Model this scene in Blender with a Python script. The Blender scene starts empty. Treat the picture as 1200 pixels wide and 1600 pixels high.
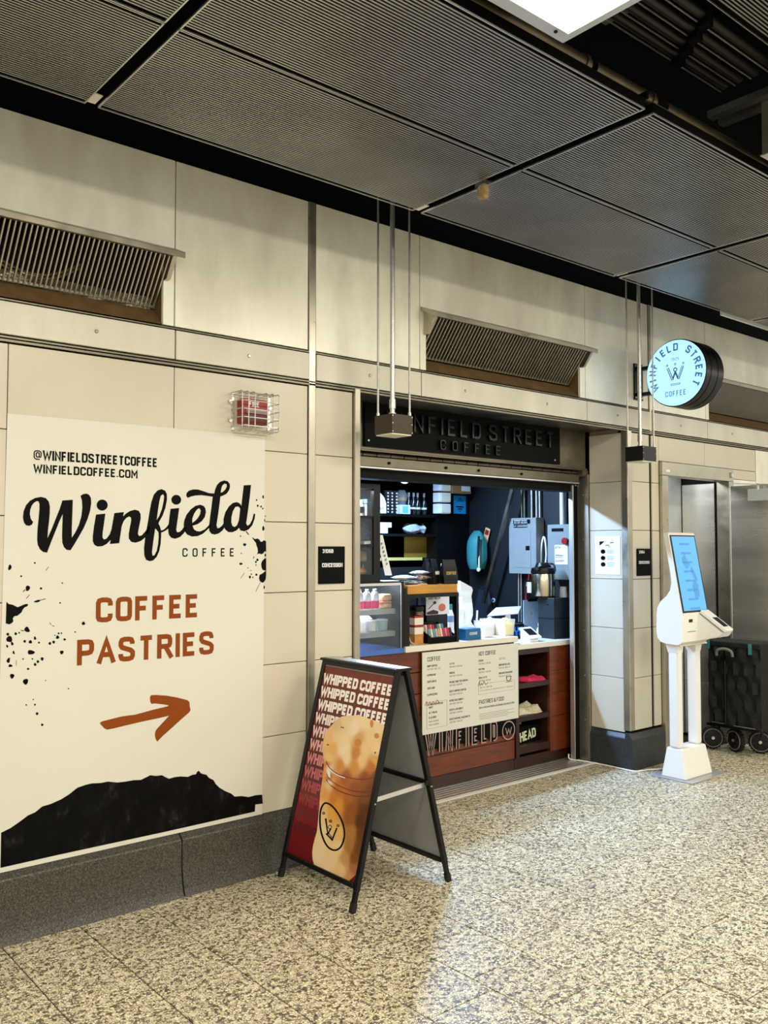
import bpy, bmesh, math, random
from mathutils import Vector, Matrix
from mathutils.geometry import tessellate_polygon

scene = bpy.context.scene
C = scene.collection
random.seed(7)

# ------------------------------------------------------------------ camera
CAM = Vector((0.0, 0.0, 1.55))
F, YAW, PIT = 1389.0, math.radians(39.95), math.radians(2.38)
cd = bpy.data.cameras.new('camera')
cd.sensor_fit = 'HORIZONTAL'; cd.sensor_width = 36.0; cd.lens = F * 36.0 / 1200.0
cd.clip_start = 0.05; cd.clip_end = 100
cam = bpy.data.objects.new('camera', cd); C.objects.link(cam)
cam.location = CAM; cam.rotation_euler = (math.pi / 2 + PIT, 0, -YAW)
scene.camera = cam
scene.view_settings.view_transform = 'Standard'
scene.view_settings.look = 'None'
scene.view_settings.gamma = 1.0
scene.view_settings.use_curve_mapping = False
scene.view_settings.exposure = 0.13

# ------------------------------------------------------------------ ambient light of the concourse
world = bpy.data.worlds.new('concourse_ambient'); scene.world = world
world.use_nodes = True
bg = world.node_tree.nodes['Background']
bg.inputs[0].default_value = (1.0, 0.97, 0.88, 1); bg.inputs[1].default_value = 0.85

WARM = (1.0, 0.93, 0.75); COOL = (0.38, 0.61, 1.0)
def area_light(name, loc, sx, sy, power, col, rot=(0, 0, 0), spread=math.pi):
    l = bpy.data.lights.new(name, 'AREA'); l.shape = 'RECTANGLE'; l.size = sx; l.size_y = sy
    l.energy = power; l.color = col; l.spread = spread
    o = bpy.data.objects.new(name, l); C.objects.link(o); o.location = loc; o.rotation_euler = rot
    return o
# luminaires recessed in the open strip of the ceiling (housings built further down), plus an unseen added row
LUMI_X = [-1.55, 0.90, 3.35, 5.80, 8.25]
for lx in LUMI_X:
    area_light('luminaire_light', (lx + 0.60, 1.40, 3.06), 1.1, 0.30, 26 if lx < 5 else 18, WARM, rot=(math.radians(14), 0, 0))
    area_light('luminaire_light', (lx + 0.60, -1.65, 3.09), 1.1, 0.5, 52 if lx < 5 else 30, WARM)  # unseen row behind the viewer, added to brighten floor and wall
# cool strip lamp under the ceiling of the shop
area_light('shop_strip_light', (4.1, 4.92, 2.335), 1.3, 0.06, 122, COOL, rot=(math.radians(-18), 0, 0))
# lamp inside the glass pastry case and lights added in display case and alcove
area_light('display_case_fill', (3.25, 4.30, 1.912), .36, .03, 7, (.80, .90, 1.0))  # fill light added to brighten the things in the black case
area_light('pastry_case_light', (3.34, 4.40, 1.328), .60, .05, 9, (.70, .84, 1.0))
area_light('alcove_light', (6.15, 4.1, 2.285), .5, .25, 9, (.92, .96, 1.0))  # unseen lamp added for the cool light in the alcove

# ------------------------------------------------------------------ helpers
FW = Vector((math.sin(YAW) * math.cos(PIT), math.cos(YAW) * math.cos(PIT), math.sin(PIT)))
RT = Vector((math.cos(YAW), -math.sin(YAW), 0)); UP = RT.cross(FW)
def ray(x, y): return RT * ((x - 600) / F) - UP * ((y - 800) / F) + FW
def atY(x, y, Y): d = ray(x, y); return CAM + d * (Y / d.y)
def atX(x, y, X): d = ray(x, y); return CAM + d * (X / d.x)
def atZ(x, y, Z): d = ray(x, y); return CAM + d * ((Z - CAM.z) / d.z)
def proj(p):
    d = Vector(p) - CAM; w = d.dot(FW)
    return (600 + F * d.dot(RT) / w, 800 - F * d.dot(UP) / w, w)

def lin(c):
    return tuple((v / 12.92 if v <= 0.04045 else ((v + 0.055) / 1.055) ** 2.4) for v in c)
def rgb(r, g, b): return lin((r / 255, g / 255, b / 255))

MATS = {}
def mat(name, col, rough=0.5, metal=0.0, emit=None, es=0.0, alpha=1.0, trans=0.0, spec=0.5,
        noise=None, ramp=None, bump=0.0, bump_scale=60, stretch=(1, 1, 1), var=0.0, coat=0.0, rough_var=0.0, coords='POS'):
    """procedural principled material. noise=(scale, detail, amount): colour mottling; ramp=[(pos, colour)...] through noise/voronoi"""
    m = bpy.data.materials.new(name); m.use_nodes = True
    nt = m.node_tree; b = nt.nodes['Principled BSDF']
    b.inputs['Base Color'].default_value = (*col, 1); b.inputs['Roughness'].default_value = rough
    b.inputs['Metallic'].default_value = metal; b.inputs['Alpha'].default_value = alpha
    b.inputs['Transmission Weight'].default_value = trans
    b.inputs['Specular IOR Level'].default_value = spec
    b.inputs['Coat Weight'].default_value = coat
    if emit: b.inputs['Emission Color'].default_value = (*emit, 1); b.inputs['Emission Strength'].default_value = es
    L = nt.links.new; N = nt.nodes.new
    def coord():
        if coords == 'POS':
            g = N('ShaderNodeNewGeometry'); src = g.outputs['Position']
        else:
            g = N('ShaderNodeTexCoord'); src = g.outputs['Object']
        mp = N('ShaderNodeMapping'); mp.inputs['Scale'].default_value = stretch
        L(src, mp.inputs['Vector']); return mp.outputs[0]
    last = None
    if noise or ramp:
        v = coord(); tx = N('ShaderNodeTexNoise'); sc, de, am = noise
        tx.inputs['Scale'].default_value = sc; tx.inputs['Detail'].default_value = de; tx.inputs['Roughness'].default_value = 0.6
        L(v, tx.inputs['Vector'])
        r = N('ShaderNodeValToRGB'); e = r.color_ramp.elements
        if ramp:
            while len(e) < len(ramp): e.new(0.5)
            for i, (p, c) in enumerate(ramp): e[i].position = p; e[i].color = (*c, 1)
        else:
            e[0].position = 0.3; e[1].position = 0.7
            e[0].color = (*[c * (1 - am) for c in col], 1); e[1].color = (*[min(1, c * (1 + am)) for c in col], 1)
        L(tx.outputs['Fac'], r.inputs[0]); last = r.outputs[0]
        if rough_var:
            mr = N('ShaderNodeMapRange'); mr.inputs['To Min'].default_value = max(0.02, rough - rough_var); mr.inputs['To Max'].default_value = rough + rough_var
            mr.inputs['From Min'].default_value = 0.3; mr.inputs['From Max'].default_value = 0.7
            L(tx.outputs['Fac'], mr.inputs['Value']); L(mr.outputs[0], b.inputs['Roughness'])
    if var:
        oi = N('ShaderNodeObjectInfo'); mr = N('ShaderNodeMapRange')
        mr.inputs['To Min'].default_value = 1 - var; mr.inputs['To Max'].default_value = 1 + var
        L(oi.outputs['Random'], mr.inputs['Value'])
        mx = N('ShaderNodeMixRGB'); mx.blend_type = 'MULTIPLY'; mx.inputs[0].default_value = 1
        if last: L(last, mx.inputs[1])
        else: mx.inputs[1].default_value = (*col, 1)
        L(mr.outputs[0], mx.inputs[2]); last = mx.outputs[0]
    if last: L(last, b.inputs['Base Color'])
    if bump:
        v = coord(); tb = N('ShaderNodeTexNoise'); tb.inputs['Scale'].default_value = bump_scale; tb.inputs['Detail'].default_value = 4
        bp = N('ShaderNodeBump'); bp.inputs['Strength'].default_value = bump; bp.inputs['Distance'].default_value = 0.01
        L(v, tb.inputs['Vector']); L(tb.outputs['Fac'], bp.inputs['Height']); L(bp.outputs[0], b.inputs['Normal'])
    MATS[name] = m
    return m
def vcmat(name, rough=0.45, attr='print'):
    """flat print: colours of the printed picture stored on the mesh"""
    m = bpy.data.materials.new(name); m.use_nodes = True; nt = m.node_tree; b = nt.nodes['Principled BSDF']
    a = nt.nodes.new('ShaderNodeVertexColor'); a.layer_name = attr
    nt.links.new(a.outputs[0], b.inputs['Base Color']); b.inputs['Roughness'].default_value = rough
    MATS[name] = m; return m

class MB:
    def __init__(s): s.v = []; s.f = []
    def add(s, vs, fs):
        n = len(s.v); s.v += [tuple(p) for p in vs]; s.f += [tuple(i + n for i in f) for f in fs]; return s
    def box(s, x0, y0, z0, x1, y1, z1):
        if x1 < x0: x0, x1 = x1, x0
        if y1 < y0: y0, y1 = y1, y0
        if z1 < z0: z0, z1 = z1, z0
        return s.add([(x0,y0,z0),(x1,y0,z0),(x1,y1,z0),(x0,y1,z0),(x0,y0,z1),(x1,y0,z1),(x1,y1,z1),(x0,y1,z1)],
                     [(3,2,1,0),(4,5,6,7),(0,1,5,4),(1,2,6,5),(2,3,7,6),(3,0,4,7)])
    def obox(s, c, ux, uy, uz):
        """oriented box: centre and three half vectors"""
        c, ux, uy, uz = map(Vector, (c, ux, uy, uz))
        P = [c + a*ux + b*uy + d*uz for d in (-1, 1) for a, b in ((-1,-1),(1,-1),(1,1),(-1,1))]
        return s.add(P, [(3,2,1,0),(4,5,6,7),(0,1,5,4),(1,2,6,5),(2,3,7,6),(3,0,4,7)])
    def bar(s, a, b, w, h, up=(0, 0, 1)):
        a, b = Vector(a), Vector(b); d = b - a; dn = d.normalized(); up = Vector(up)
        if abs(dn.dot(up)) > 0.98: up = Vector((1, 0, 0))
        sx = dn.cross(up).normalized(); sz = sx.cross(dn).normalized()
        return s.obox((a + b) / 2, sx * w / 2, d / 2, sz * h / 2)
    def cyl(s, a, b, r, n=14, r2=None, cap=True):
        a, b = Vector(a), Vector(b); r2 = r if r2 is None else r2
        d = (b - a).normalized(); u = d.orthogonal().normalized(); w = d.cross(u)
        R = [(math.cos(2*math.pi*i/n), math.sin(2*math.pi*i/n)) for i in range(n)]
        P = [a + (u*c + w*q)*r for c, q in R] + [b + (u*c + w*q)*r2 for c, q in R]
        fs = [(i, (i+1) % n, n + (i+1) % n, n + i) for i in range(n)]
        if cap: fs += [tuple(range(n-1, -1, -1)), tuple(range(n, 2*n))]
        return s.add(P, fs)
    def tube(s, pts, r, n=8, closed=False):
        pts = [Vector(p) for p in pts]; k = len(pts); P = []; u = None
        for i, p in enumerate(pts):
            a = pts[(i-1) % k] if (i > 0 or closed) else p; b = pts[(i+1) % k] if (i < k-1 or closed) else p
            d = (b - a).normalized()
            u = d.orthogonal().normalized() if u is None else (u - d*u.dot(d)).normalized()
            w = d.cross(u)
            P += [p + (u*math.cos(2*math.pi*j/n) + w*math.sin(2*math.pi*j/n))*r for j in range(n)]
        fs = []
        for i in range(k if closed else k-1):
            for j in range(n):
                a, b = i*n + j, i*n + (j+1) % n; c, d = ((i+1) % k)*n + (j+1) % n, ((i+1) % k)*n + j
                fs.append((a, b, c, d))
        if not closed: fs += [tuple(range(n-1, -1, -1)), tuple((k-1)*n + j for j in range(n))]
        return s.add(P, fs)
    def lathe(s, prof, c, n=20, axis=(0, 0, 1)):
        """prof: [(radius, height)] about an axis through c"""
        c = Vector(c); d = Vector(axis).normalized(); u = d.orthogonal().normalized(); w = d.cross(u); P = []; k = len(prof)
        for r, h in prof:
            P += [c + d*h + (u*math.cos(2*math.pi*j/n) + w*math.sin(2*math.pi*j/n))*r for j in range(n)]
        fs = [(i*n+j, i*n+(j+1) % n, (i+1)*n+(j+1) % n, (i+1)*n+j) for i in range(k-1) for j in range(n)]
        fs += [tuple(range(n-1, -1, -1)), tuple((k-1)*n+j for j in range(n))]
        return s.add(P, fs)
    def prism(s, poly, o, u, v, depth):
        """2-D polygon in the frame (o, u, v), pushed along depth (vector)"""
        o, u, v, depth = map(Vector, (o, u, v, depth)); n = len(poly)
        P = [o + u*a + v*b for a, b in poly]; tri = tessellate_polygon([P])
        fs = [tuple(t) for t in tri]
        Q = P + [p + depth for p in P]
        fs += [tuple(n + i for i in reversed(t)) for t in tri]
        fs += [(i, (i+1) % n, n + (i+1) % n, n + i) for i in range(n)]
        return s.add(Q, fs)
    def flat(s, loops):
        """flat filled outline with holes, 3-D loops"""
        loops = [[Vector(p) for p in l] for l in loops]
        allp = [p for l in loops for p in l]
        return s.add(allp, [tuple(t) for t in tessellate_polygon(loops)])
    def ribbon(s, pts, w, fr, closed=False):
        """flat stroke of width w (or list) along 2-D points, frame fr(u,v)->3-D"""
        k = len(pts); Lp = []; Rp = []
        for i, (x, y) in enumerate(pts):
            ww = w[i] if isinstance(w, (list, tuple)) else w
            a = pts[(i-1) % k] if (i > 0 or closed) else None; b = pts[(i+1) % k] if (i < k-1 or closed) else None
            ds = []
            for p, q in ((a, (x, y)), ((x, y), b)):
                if p is not None and q is not None:
                    dx, dy = q[0]-p[0], q[1]-p[1]; l = math.hypot(dx, dy) or 1e-9; ds.append((dx/l, dy/l))
            if len(ds) == 2:
                nx, ny = -(ds[0][1]+ds[1][1]), ds[0][0]+ds[1][0]; l = math.hypot(nx, ny) or 1e-9; nx /= l; ny /= l
                cs = max(0.45, nx*-ds[0][1] + ny*ds[0][0]); h = ww/2/cs
            else:
                nx, ny = -ds[0][1], ds[0][0]; h = ww/2
            Lp.append((x+nx*h, y+ny*h)); Rp.append((x-nx*h, y-ny*h))
        P = [fr(*p) for p in Lp] + [fr(*p) for p in Rp]
        fs = [(i, (i+1) % k, k+(i+1) % k, k+i) for i in range(k if closed else k-1)]
        return s.add(P, fs)
    def build(s, name, m, parent=None, smooth=False, bev=0.0, loc=None, label=None, seg=2):
        me = bpy.data.meshes.new(name); me.from_pydata(s.v, [], s.f); me.update()
        o = bpy.data.objects.new(name, me); C.objects.link(o)
        me.materials.append(MATS[m] if isinstance(m, str) else m)
        if parent is not None:
            o.parent = parent
            o.matrix_parent_inverse = Matrix.Translation(parent.location).inverted() if parent.location.length else Matrix.Identity(4)
        if smooth:
            for p in me.polygons: p.use_smooth = True
            md = o.modifiers.new('wn', 'EDGE_SPLIT'); md.split_angle = math.radians(40)
        if bev:
            md = o.modifiers.new('bevel', 'BEVEL'); md.width = bev; md.segments = seg; md.limit_method = 'ANGLE'; md.angle_limit = math.radians(40)
        if label: o['label'] = label
        return o
def tag(o, label, cat, group=None):
    o['label'] = label; o['category'] = cat
    if group: o['group'] = group
    return o
def struct(o, kind='structure'): o['kind'] = kind; return o
def empty(name, loc=(0, 0, 0)):
    o = bpy.data.objects.new(name, None); C.objects.link(o); o.location = loc; o.empty_display_size = 0.05; return o
def thing(name, loc, label, cat, group=None): return tag(empty(name, loc), label, cat, group)
def part_copy(o, parent, dloc=(0, 0, 0)):
    c = o.copy(); C.objects.link(c); c.parent = parent; c.location = Vector(o.location) + Vector(dloc); return c

# ------------------------------------------------------------------ stroke lettering (rounded condensed capitals)
def _o(w=.5, r=.15): return [(r,0),(w-r,0),(w-.04,.04),(w,r),(w,1-r),(w-.04,.96),(w-r,1),(r,1),(.04,.96),(0,1-r),(0,r),(.04,.04)]
GL = {
 'A': (.54, [[(0,0),(.27,1),(.54,0)], [(.09,.3),(.45,.3)]]),
 'B': (.5, [[(0,0),(0,1),(.34,1),(.45,.96),(.48,.85),(.48,.67),(.43,.57),(.33,.53),(.09,.53)], [(.33,.53),(.45,.49),(.5,.38),(.5,.15),(.46,.04),(.35,0),(.09,0)]]),
 'C': (.5, [[(.5,.7),(.5,.85),(.46,.96),(.35,1),(.15,1),(.04,.96),(0,.85),(0,.15),(.04,.04),(.15,0),(.35,0),(.46,.04),(.5,.15),(.5,.3)]]),
 'D': (.5, [[(0,0),(0,1),(.32,1),(.45,.95),(.5,.82),(.5,.18),(.45,.05),(.32,0),(.09,0)]]),
 'E': (.44, [[(.44,0),(0,0),(0,1),(.44,1)], [(0,.52),(.38,.52)]]),
 'F': (.43, [[(0,0),(0,1),(.43,1)], [(0,.5),(.37,.5)]]),
 'G': (.5, [[(.5,.72),(.5,.85),(.46,.96),(.35,1),(.15,1),(.04,.96),(0,.85),(0,.15),(.04,.04),(.15,0),(.35,0),(.46,.04),(.5,.15),(.5,.48),(.28,.48)]]),
 'H': (.5, [[(0,0),(0,1)], [(.5,0),(.5,1)], [(0,.52),(.5,.52)]]),
 'I': (.0, [[(0,0),(0,1)]]),
 'J': (.4, [[(.4,1),(.4,.15),(.36,.04),(.28,0),(.13,0),(.04,.04),(0,.15),(0,.25)]]),
 'K': (.5, [[(0,0),(0,1)], [(.48,1),(.02,.45)], [(.17,.6),(.5,0)]]),
 'L': (.42, [[(0,1),(0,0),(.42,0)]]),
 'M': (.64, [[(0,0),(0,1),(.32,.35),(.64,1),(.64,0)]]),
 'N': (.5, [[(0,0),(0,1),(.5,0),(.5,1)]]),
 'P': (.48, [[(0,0),(0,1),(.33,1),(.44,.96),(.48,.85),(.48,.6),(.44,.49),(.33,.45),(.09,.45)]]),
 'R': (.5, [[(0,0),(0,1),(.33,1),(.44,.96),(.48,.85),(.48,.64),(.44,.53),(.33,.49),(.09,.49)], [(.27,.49),(.5,0)]]),
 'S': (.5, [[(.48,.74),(.48,.85),(.44,.96),(.33,1),(.15,1),(.04,.96),(0,.85),(0,.7),(.06,.59),(.42,.43),(.5,.32),(.5,.15),(.46,.04),(.35,0),(.15,0),(.04,.04),(0,.15),(0,.27)]]),
 'T': (.5, [[(0,1),(.5,1)], [(.25,1),(.25,0)]]),
 'U': (.5, [[(0,1),(0,.15),(.04,.04),(.15,0),(.35,0),(.46,.04),(.5,.15),(.5,1)]]),
 'V': (.52, [[(0,1),(.26,0),(.52,1)]]), 'W': (.84, [[(0,1),(.2,0),(.42,.85),(.64,0),(.84,1)]]),
 'X': (.5, [[(0,0),(.5,1)], [(0,1),(.5,0)]]), 'Y': (.5, [[(0,1),(.25,.45),(.5,1)], [(.25,.45),(.25,0)]]), 'Z': (.48, [[(0,1),(.48,1),(0,0),(.48,0)]]),
 '0': (.46, None), '1': (.2, [[(0,.8),(.2,1),(.2,0)]]),
 '2': (.46, [[(0,.72),(0,.85),(.1,1),(.36,1),(.46,.85),(.46,.65),(0,0),(.46,0)]]),
 '3': (.46, [[(0,.8),(.08,1),(.38,1),(.46,.88),(.46,.65),(.36,.53),(.16,.53)], [(.36,.53),(.46,.4),(.46,.12),(.38,0),(.08,0),(0,.2)]]),
 '4': (.48, [[(.36,0),(.36,1),(0,.28),(.48,.28)]]), '5': (.46, [[(.42,1),(.03,1),(0,.55),(.36,.58),(.46,.45),(.46,.12),(.36,0),(.1,0),(0,.15)]]),
 '6': (.46, [[(.42,.85),(.34,1),(.1,1),(0,.85),(0,.12),(.1,0),(.36,0),(.46,.12),(.46,.45),(.36,.56),(0,.5)]]),
 '7': (.46, [[(0,1),(.46,1),(.14,0)]]), '8': (.46, [[(.1,.53),(0,.65),(0,.88),(.1,1),(.36,1),(.46,.88),(.46,.65),(.36,.53),(.1,.53),(0,.4),(0,.12),(.1,0),(.36,0),(.46,.12),(.46,.4),(.36,.53)]]),
 '9': (.46, [[(.04,.15),(.12,0),(.36,0),(.46,.15),(.46,.88),(.36,1),(.1,1),(0,.88),(0,.55),(.1,.44),(.46,.5)]]),
 '.': (.02, [[(.01,-.05),(.01,.11)]]), '/': (.3, [[(0,-.05),(.3,1.05)]]), '-': (.3, [[(0,.48),(.3,.48)]]), ':': (.02, [[(.01,.1),(.01,.26)], [(.01,.6),(.01,.76)]]),
 '&': (.56, [[(.56,.42),(.4,.1),(.25,0),(.1,.02),(0,.18),(.04,.36),(.3,.62),(.36,.8),(.28,.98),(.15,.98),(.09,.82),(.14,.66),(.56,0)]]),
 '@': (.8, [[(.58,.7),(.5,.78),(.32,.78),(.24,.68),(.24,.32),(.32,.22),(.48,.22),(.58,.32),(.58,.74)], [(.58,.32),(.66,.2),(.76,.25),(.8,.4),(.8,.78),(.72,.93),(.56,1),(.24,1),(.08,.93),(0,.78),(0,.18),(.08,.04),(.24,-.05),(.66,-.05)]]),
 '!': (.02, [[(.01,1),(.01,.3)], [(.01,-.02),(.01,.12)]]),
}
def text_w(t, gap, t_w):
    x = 0
    for ch in t: x += (.3 if ch == ' ' else GL[ch][0] + t_w + gap)
    return x - gap
def letters(mb, t, fr, x, y, h, stroke=.17, gap=.09, width=None, sx=1.0, clip=None, only=None, pw=None):
    """text with cap height h at (x, y) of frame fr; if width is given the letters are stretched to it"""
    ih = h * (1 - stroke)
    tw = text_w(t, gap, stroke)
    if width: sx = width / (tw * h)
    pen = stroke / 2
    nrm = (fr(1, 0) - fr(0, 0)).cross(fr(0, 1) - fr(0, 0)).normalized() * .00015
    for ci, ch in enumerate(t):
        if ch == ' ': pen += .3; continue
        w, st = GL[ch]
        if only is not None and ci != only: pen += w + stroke + gap; continue
        closed = False
        if ch in 'O0' or st is None: st = [_o(.5 if ch == 'O' else .46)]; closed = True
        for si, s_ in enumerate(st):
            f2 = (lambda a, b, k=si: fr(a, b) + nrm * k)
            s_ = list(s_); ee = stroke / 2 / (1 - stroke)
            if not closed:
                for e0, e1 in ((0, 1), (-1, -2)):
                    (xa, ya), (xb, yb) = s_[e0], s_[e1]
                    if ya in (0, 1) and abs(ya - yb) > abs(xa - xb):
                        yn = ya + (ee if ya == 1 else -ee); s_[e0] = (xa + (xa - xb) * (yn - ya) / (ya - yb), yn)
            pts = [((x + (pen + a) * h * sx), y + h * stroke / 2 + b * ih) for a, b in s_]
            if clip and min(p[0] for p in pts) > clip: continue
            if clip: pts = [(min(p[0], clip), p[1]) for p in pts]
            if clip and max(p[0] for p in pts) - min(p[0] for p in pts) + max(p[1] for p in pts) - min(p[1] for p in pts) < 1e-4: continue
            mb.ribbon(pts, h * (pw or stroke) * (.58 if ch == '@' else 1), f2, closed)
        pen += w + stroke + gap
    return mb
GL['O'] = (.5, None)

def frame(o, u, v):
    o, u, v = Vector(o), Vector(u), Vector(v)
    return lambda a, b: o + u * a + v * b
def wallf(Y): return lambda a, b: Vector((a, Y, b))
def catmull(pts, n=6, closed=True):
    out = []; k = len(pts)
    for i in range(k if closed else k-1):
        p0, p1, p2, p3 = (pts[(i-1) % k], pts[i], pts[(i+1) % k], pts[(i+2) % k]) if closed else (pts[max(i-1, 0)], pts[i], pts[i+1], pts[min(i+2, k-1)])
        for j in range(n):
            t = j / n
            out.append(tuple(.5*((2*p1[c]) + (-p0[c]+p2[c])*t + (2*p0[c]-5*p1[c]+4*p2[c]-p3[c])*t*t + (-p0[c]+3*p1[c]-3*p2[c]+p3[c])*t**3) for c in range(len(p1))))
    if not closed: out.append(tuple(pts[-1]))
    return out

# ------------------------------------------------------------------ materials
mat('tile_cream', rgb(209, 201, 181), .32, noise=(1.3, 3, .05), var=.02, spec=.5)
mat('grout', rgb(150, 132, 105), .8)
mat('floor_joint', rgb(52, 44, 34), .9)
mat('black', rgb(5, 5, 5), .7, spec=.15)
mat('deck_black', rgb(4, 4, 4), .85, spec=.1)
mat('steel', (.90, .865, .74), .38, .14, noise=(2.2, 6, .16), stretch=(1.6, 1.6, .55), rough_var=.09, bump=.012, bump_scale=3)
mat('steel_band', (.66, .63, .54), .52, .25, noise=(2.2, 6, .12), stretch=(1.6, 1.6, .55))
mat('steel_plain', (.47, .435, .35), .34, .85, noise=(9, 5, .07), rough_var=.08)
mat('steel_dark', (.20, .18, .135), .42, 1.0, noise=(7, 5, .25), rough_var=.1)
mat('steel_door', (.72, .69, .62), .26, .8, noise=(1.5, 3, .10), stretch=(.3, .3, 5), rough_var=.04)
mat('bronze', (.23, .185, .12), .45, 1.0, noise=(12, 4, .2))
mat('rib_metal', (.54, .53, .52), .38, .9, noise=(3, 4, .12))
mat('edge_metal', (.75, .74, .72), .35, .9)
mat('zinc', (.60, .60, .57), .38, .95, noise=(60, 3, .12))
mat('white_paint', rgb(235, 233, 226), .4)
mat('white_gloss', rgb(240, 240, 238), .22, coat=.3)
mat('cream_plastic', rgb(232, 226, 205), .35)
mat('base_granite', rgb(70, 68, 62), .42, noise=(170, 3, .5), ramp=[(.32, rgb(34, 33, 30)), (.5, rgb(68, 66, 60)), (.68, rgb(102, 99, 90))], spec=.4)
mat('base_granite_dark', rgb(50, 52, 52), .38, noise=(170, 3, .5), ramp=[(.32, rgb(26, 28, 29)), (.52, rgb(52, 55, 56)), (.7, rgb(84, 86, 86))], spec=.4)
mat('vent_brown', rgb(106, 80, 48), .6, noise=(14, 4, .25))
mat('foil', (.75, .70, .58), .35, .9, noise=(30, 5, .35), bump=.6, bump_scale=45)
mat('paper', rgb(221, 219, 207), .5, noise=(2, 2, .02))
mat('paper_white', rgb(238, 240, 242), .55)
mat('ink', rgb(7, 7, 7), .6, spec=.1)
mat('ink_brown', rgb(138, 66, 10), .55, spec=.2)
mat('ink_red', rgb(150, 28, 24), .5)
mat('ink_grey', rgb(120, 118, 112), .6)
mat('rock_print', rgb(20, 20, 20), .5, noise=(16, 8, .9), ramp=[(.45, rgb(4, 4, 4)), (.60, rgb(12, 12, 12)), (.68, rgb(34, 34, 34)), (.78, rgb(64, 62, 60))], stretch=(1.4, 1, .8), spec=.1)
mat('frame_black', rgb(6, 6, 7), .35, spec=.35)
mat('grey_board', rgb(150, 150, 152), .45, noise=(6, 4, .08))
mat('wood_red', rgb(102, 45, 20), .32, noise=(5, 6, .4), stretch=(1, 1, 7), var=.14, coat=.15)
mat('wood_dark', rgb(52, 26, 16), .4, noise=(5, 6, .3), stretch=(1, 1, 6))
mat('wood_gold', rgb(196, 140, 52), .4, noise=(4, 5, .25), stretch=(1, 1, 6))
mat('counter_white', rgb(232, 226, 210), .3)
mat('board_black', rgb(4, 6, 7), .6, spec=.1)
mat('letter_black', rgb(5, 7, 7), .3, spec=.3)
mat('navy_wall', rgb(9, 13, 17), .6, noise=(4, 3, .2))
mat('panel_grey', rgb(134, 140, 138), .45, noise=(10, 3, .05))
mat('red_plastic', rgb(150, 20, 10), .35)
mat('red_dark', rgb(90, 8, 6), .4)
mat('teal', rgb(50, 130, 130), .6)
mat('fabric_black', rgb(9, 10, 11), .7, noise=(20, 5, .5), bump=.5, bump_scale=25)
mat('rubber', rgb(10, 10, 11), .7)
mat('glass', (1, 1, 1), .02, trans=1.0, spec=.5)
mat('clear_plastic', (.95, .97, 1), .08, alpha=.32, spec=.6)
mat('pane', (.5, .6, .7), .03, alpha=.07, spec=.8)
mat('concrete_panel', rgb(190, 196, 196), .55, noise=(3, 6, .12))
def granite_floor():
    m = bpy.data.materials.new('floor_granite'); m.use_nodes = True; nt = m.node_tree; b = nt.nodes['Principled BSDF']; N = nt.nodes.new; L = nt.links.new
    g = N('ShaderNodeNewGeometry')
    n = N('ShaderNodeTexNoise'); n.inputs['Scale'].default_value = 120; n.inputs['Detail'].default_value = 3
    L(g.outputs['Position'], n.inputs['Vector'])
    wv = N('ShaderNodeVectorMath'); wv.operation = 'MULTIPLY_ADD'; wv.inputs[1].default_value = (.012, .012, .012); L(n.outputs['Color'], wv.inputs[0]); L(g.outputs['Position'], wv.inputs[2])
    v = N('ShaderNodeTexVoronoi'); v.inputs['Scale'].default_value = 95; L(wv.outputs[0], v.inputs['Vector'])
    sep = N('ShaderNodeSeparateColor'); L(v.outputs['Color'], sep.inputs[0])
    r = N('ShaderNodeValToRGB'); e = r.color_ramp.elements
    cols = [(.0, rgb(84, 75, 61)), (.12, rgb(136, 126, 107)), (.24, rgb(204, 192, 160)), (.6, rgb(228, 216, 184)), (1.0, rgb(242, 233, 206))]
    while len(e) < len(cols): e.new(.5)
    for i, (p, c) in enumerate(cols): e[i].position = p; e[i].color = (*c, 1)
    L(sep.outputs[0], r.inputs[0])
    v2 = N('ShaderNodeTexVoronoi'); v2.feature = 'DISTANCE_TO_EDGE'; v2.inputs['Scale'].default_value = 95; L(wv.outputs[0], v2.inputs['Vector'])
    n2 = N('ShaderNodeTexNoise'); n2.inputs['Scale'].default_value = 40; n2.inputs['Detail'].default_value = 4; L(g.outputs['Position'], n2.inputs['Vector'])
    m1 = N('ShaderNodeMapRange'); m1.inputs['From Min'].default_value = .40; m1.inputs['From Max'].default_value = .68; m1.inputs['To Min'].default_value = .0; m1.inputs['To Max'].default_value = .14; L(n2.outputs['Fac'], m1.inputs['Value'])
    lt = N('ShaderNodeMath'); lt.operation = 'SUBTRACT'; L(v2.outputs['Distance'], lt.inputs[0]); L(m1.outputs[0], lt.inputs[1])
    m2 = N('ShaderNodeMapRange'); m2.inputs['From Min'].default_value = -.03; m2.inputs['From Max'].default_value = .07; L(lt.outputs[0], m2.inputs['Value'])
    dk = N('ShaderNodeMixRGB'); dk.inputs[1].default_value = (*rgb(72, 63, 50), 1); L(m2.outputs[0], dk.inputs[0]); L(r.outputs[0], dk.inputs[2])
    oi = N('ShaderNodeObjectInfo'); mr = N('ShaderNodeMapRange'); mr.inputs['To Min'].default_value = .93; mr.inputs['To Max'].default_value = 1.05
    L(oi.outputs['Random'], mr.inputs['Value'])
    mm = N('ShaderNodeMixRGB'); mm.blend_type = 'MULTIPLY'; mm.inputs[0].default_value = 1; L(dk.outputs[0], mm.inputs[1]); L(mr.outputs[0], mm.inputs[2])
    L(mm.outputs[0], b.inputs['Base Color']); b.inputs['Roughness'].default_value = .40
    MATS['floor_granite'] = m
granite_floor()

# ================================================================== SETTING
WY = 3.72      # face of the tiled wall
JX = 5.37      # face of the shop-side jamb of the pillar
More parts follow.
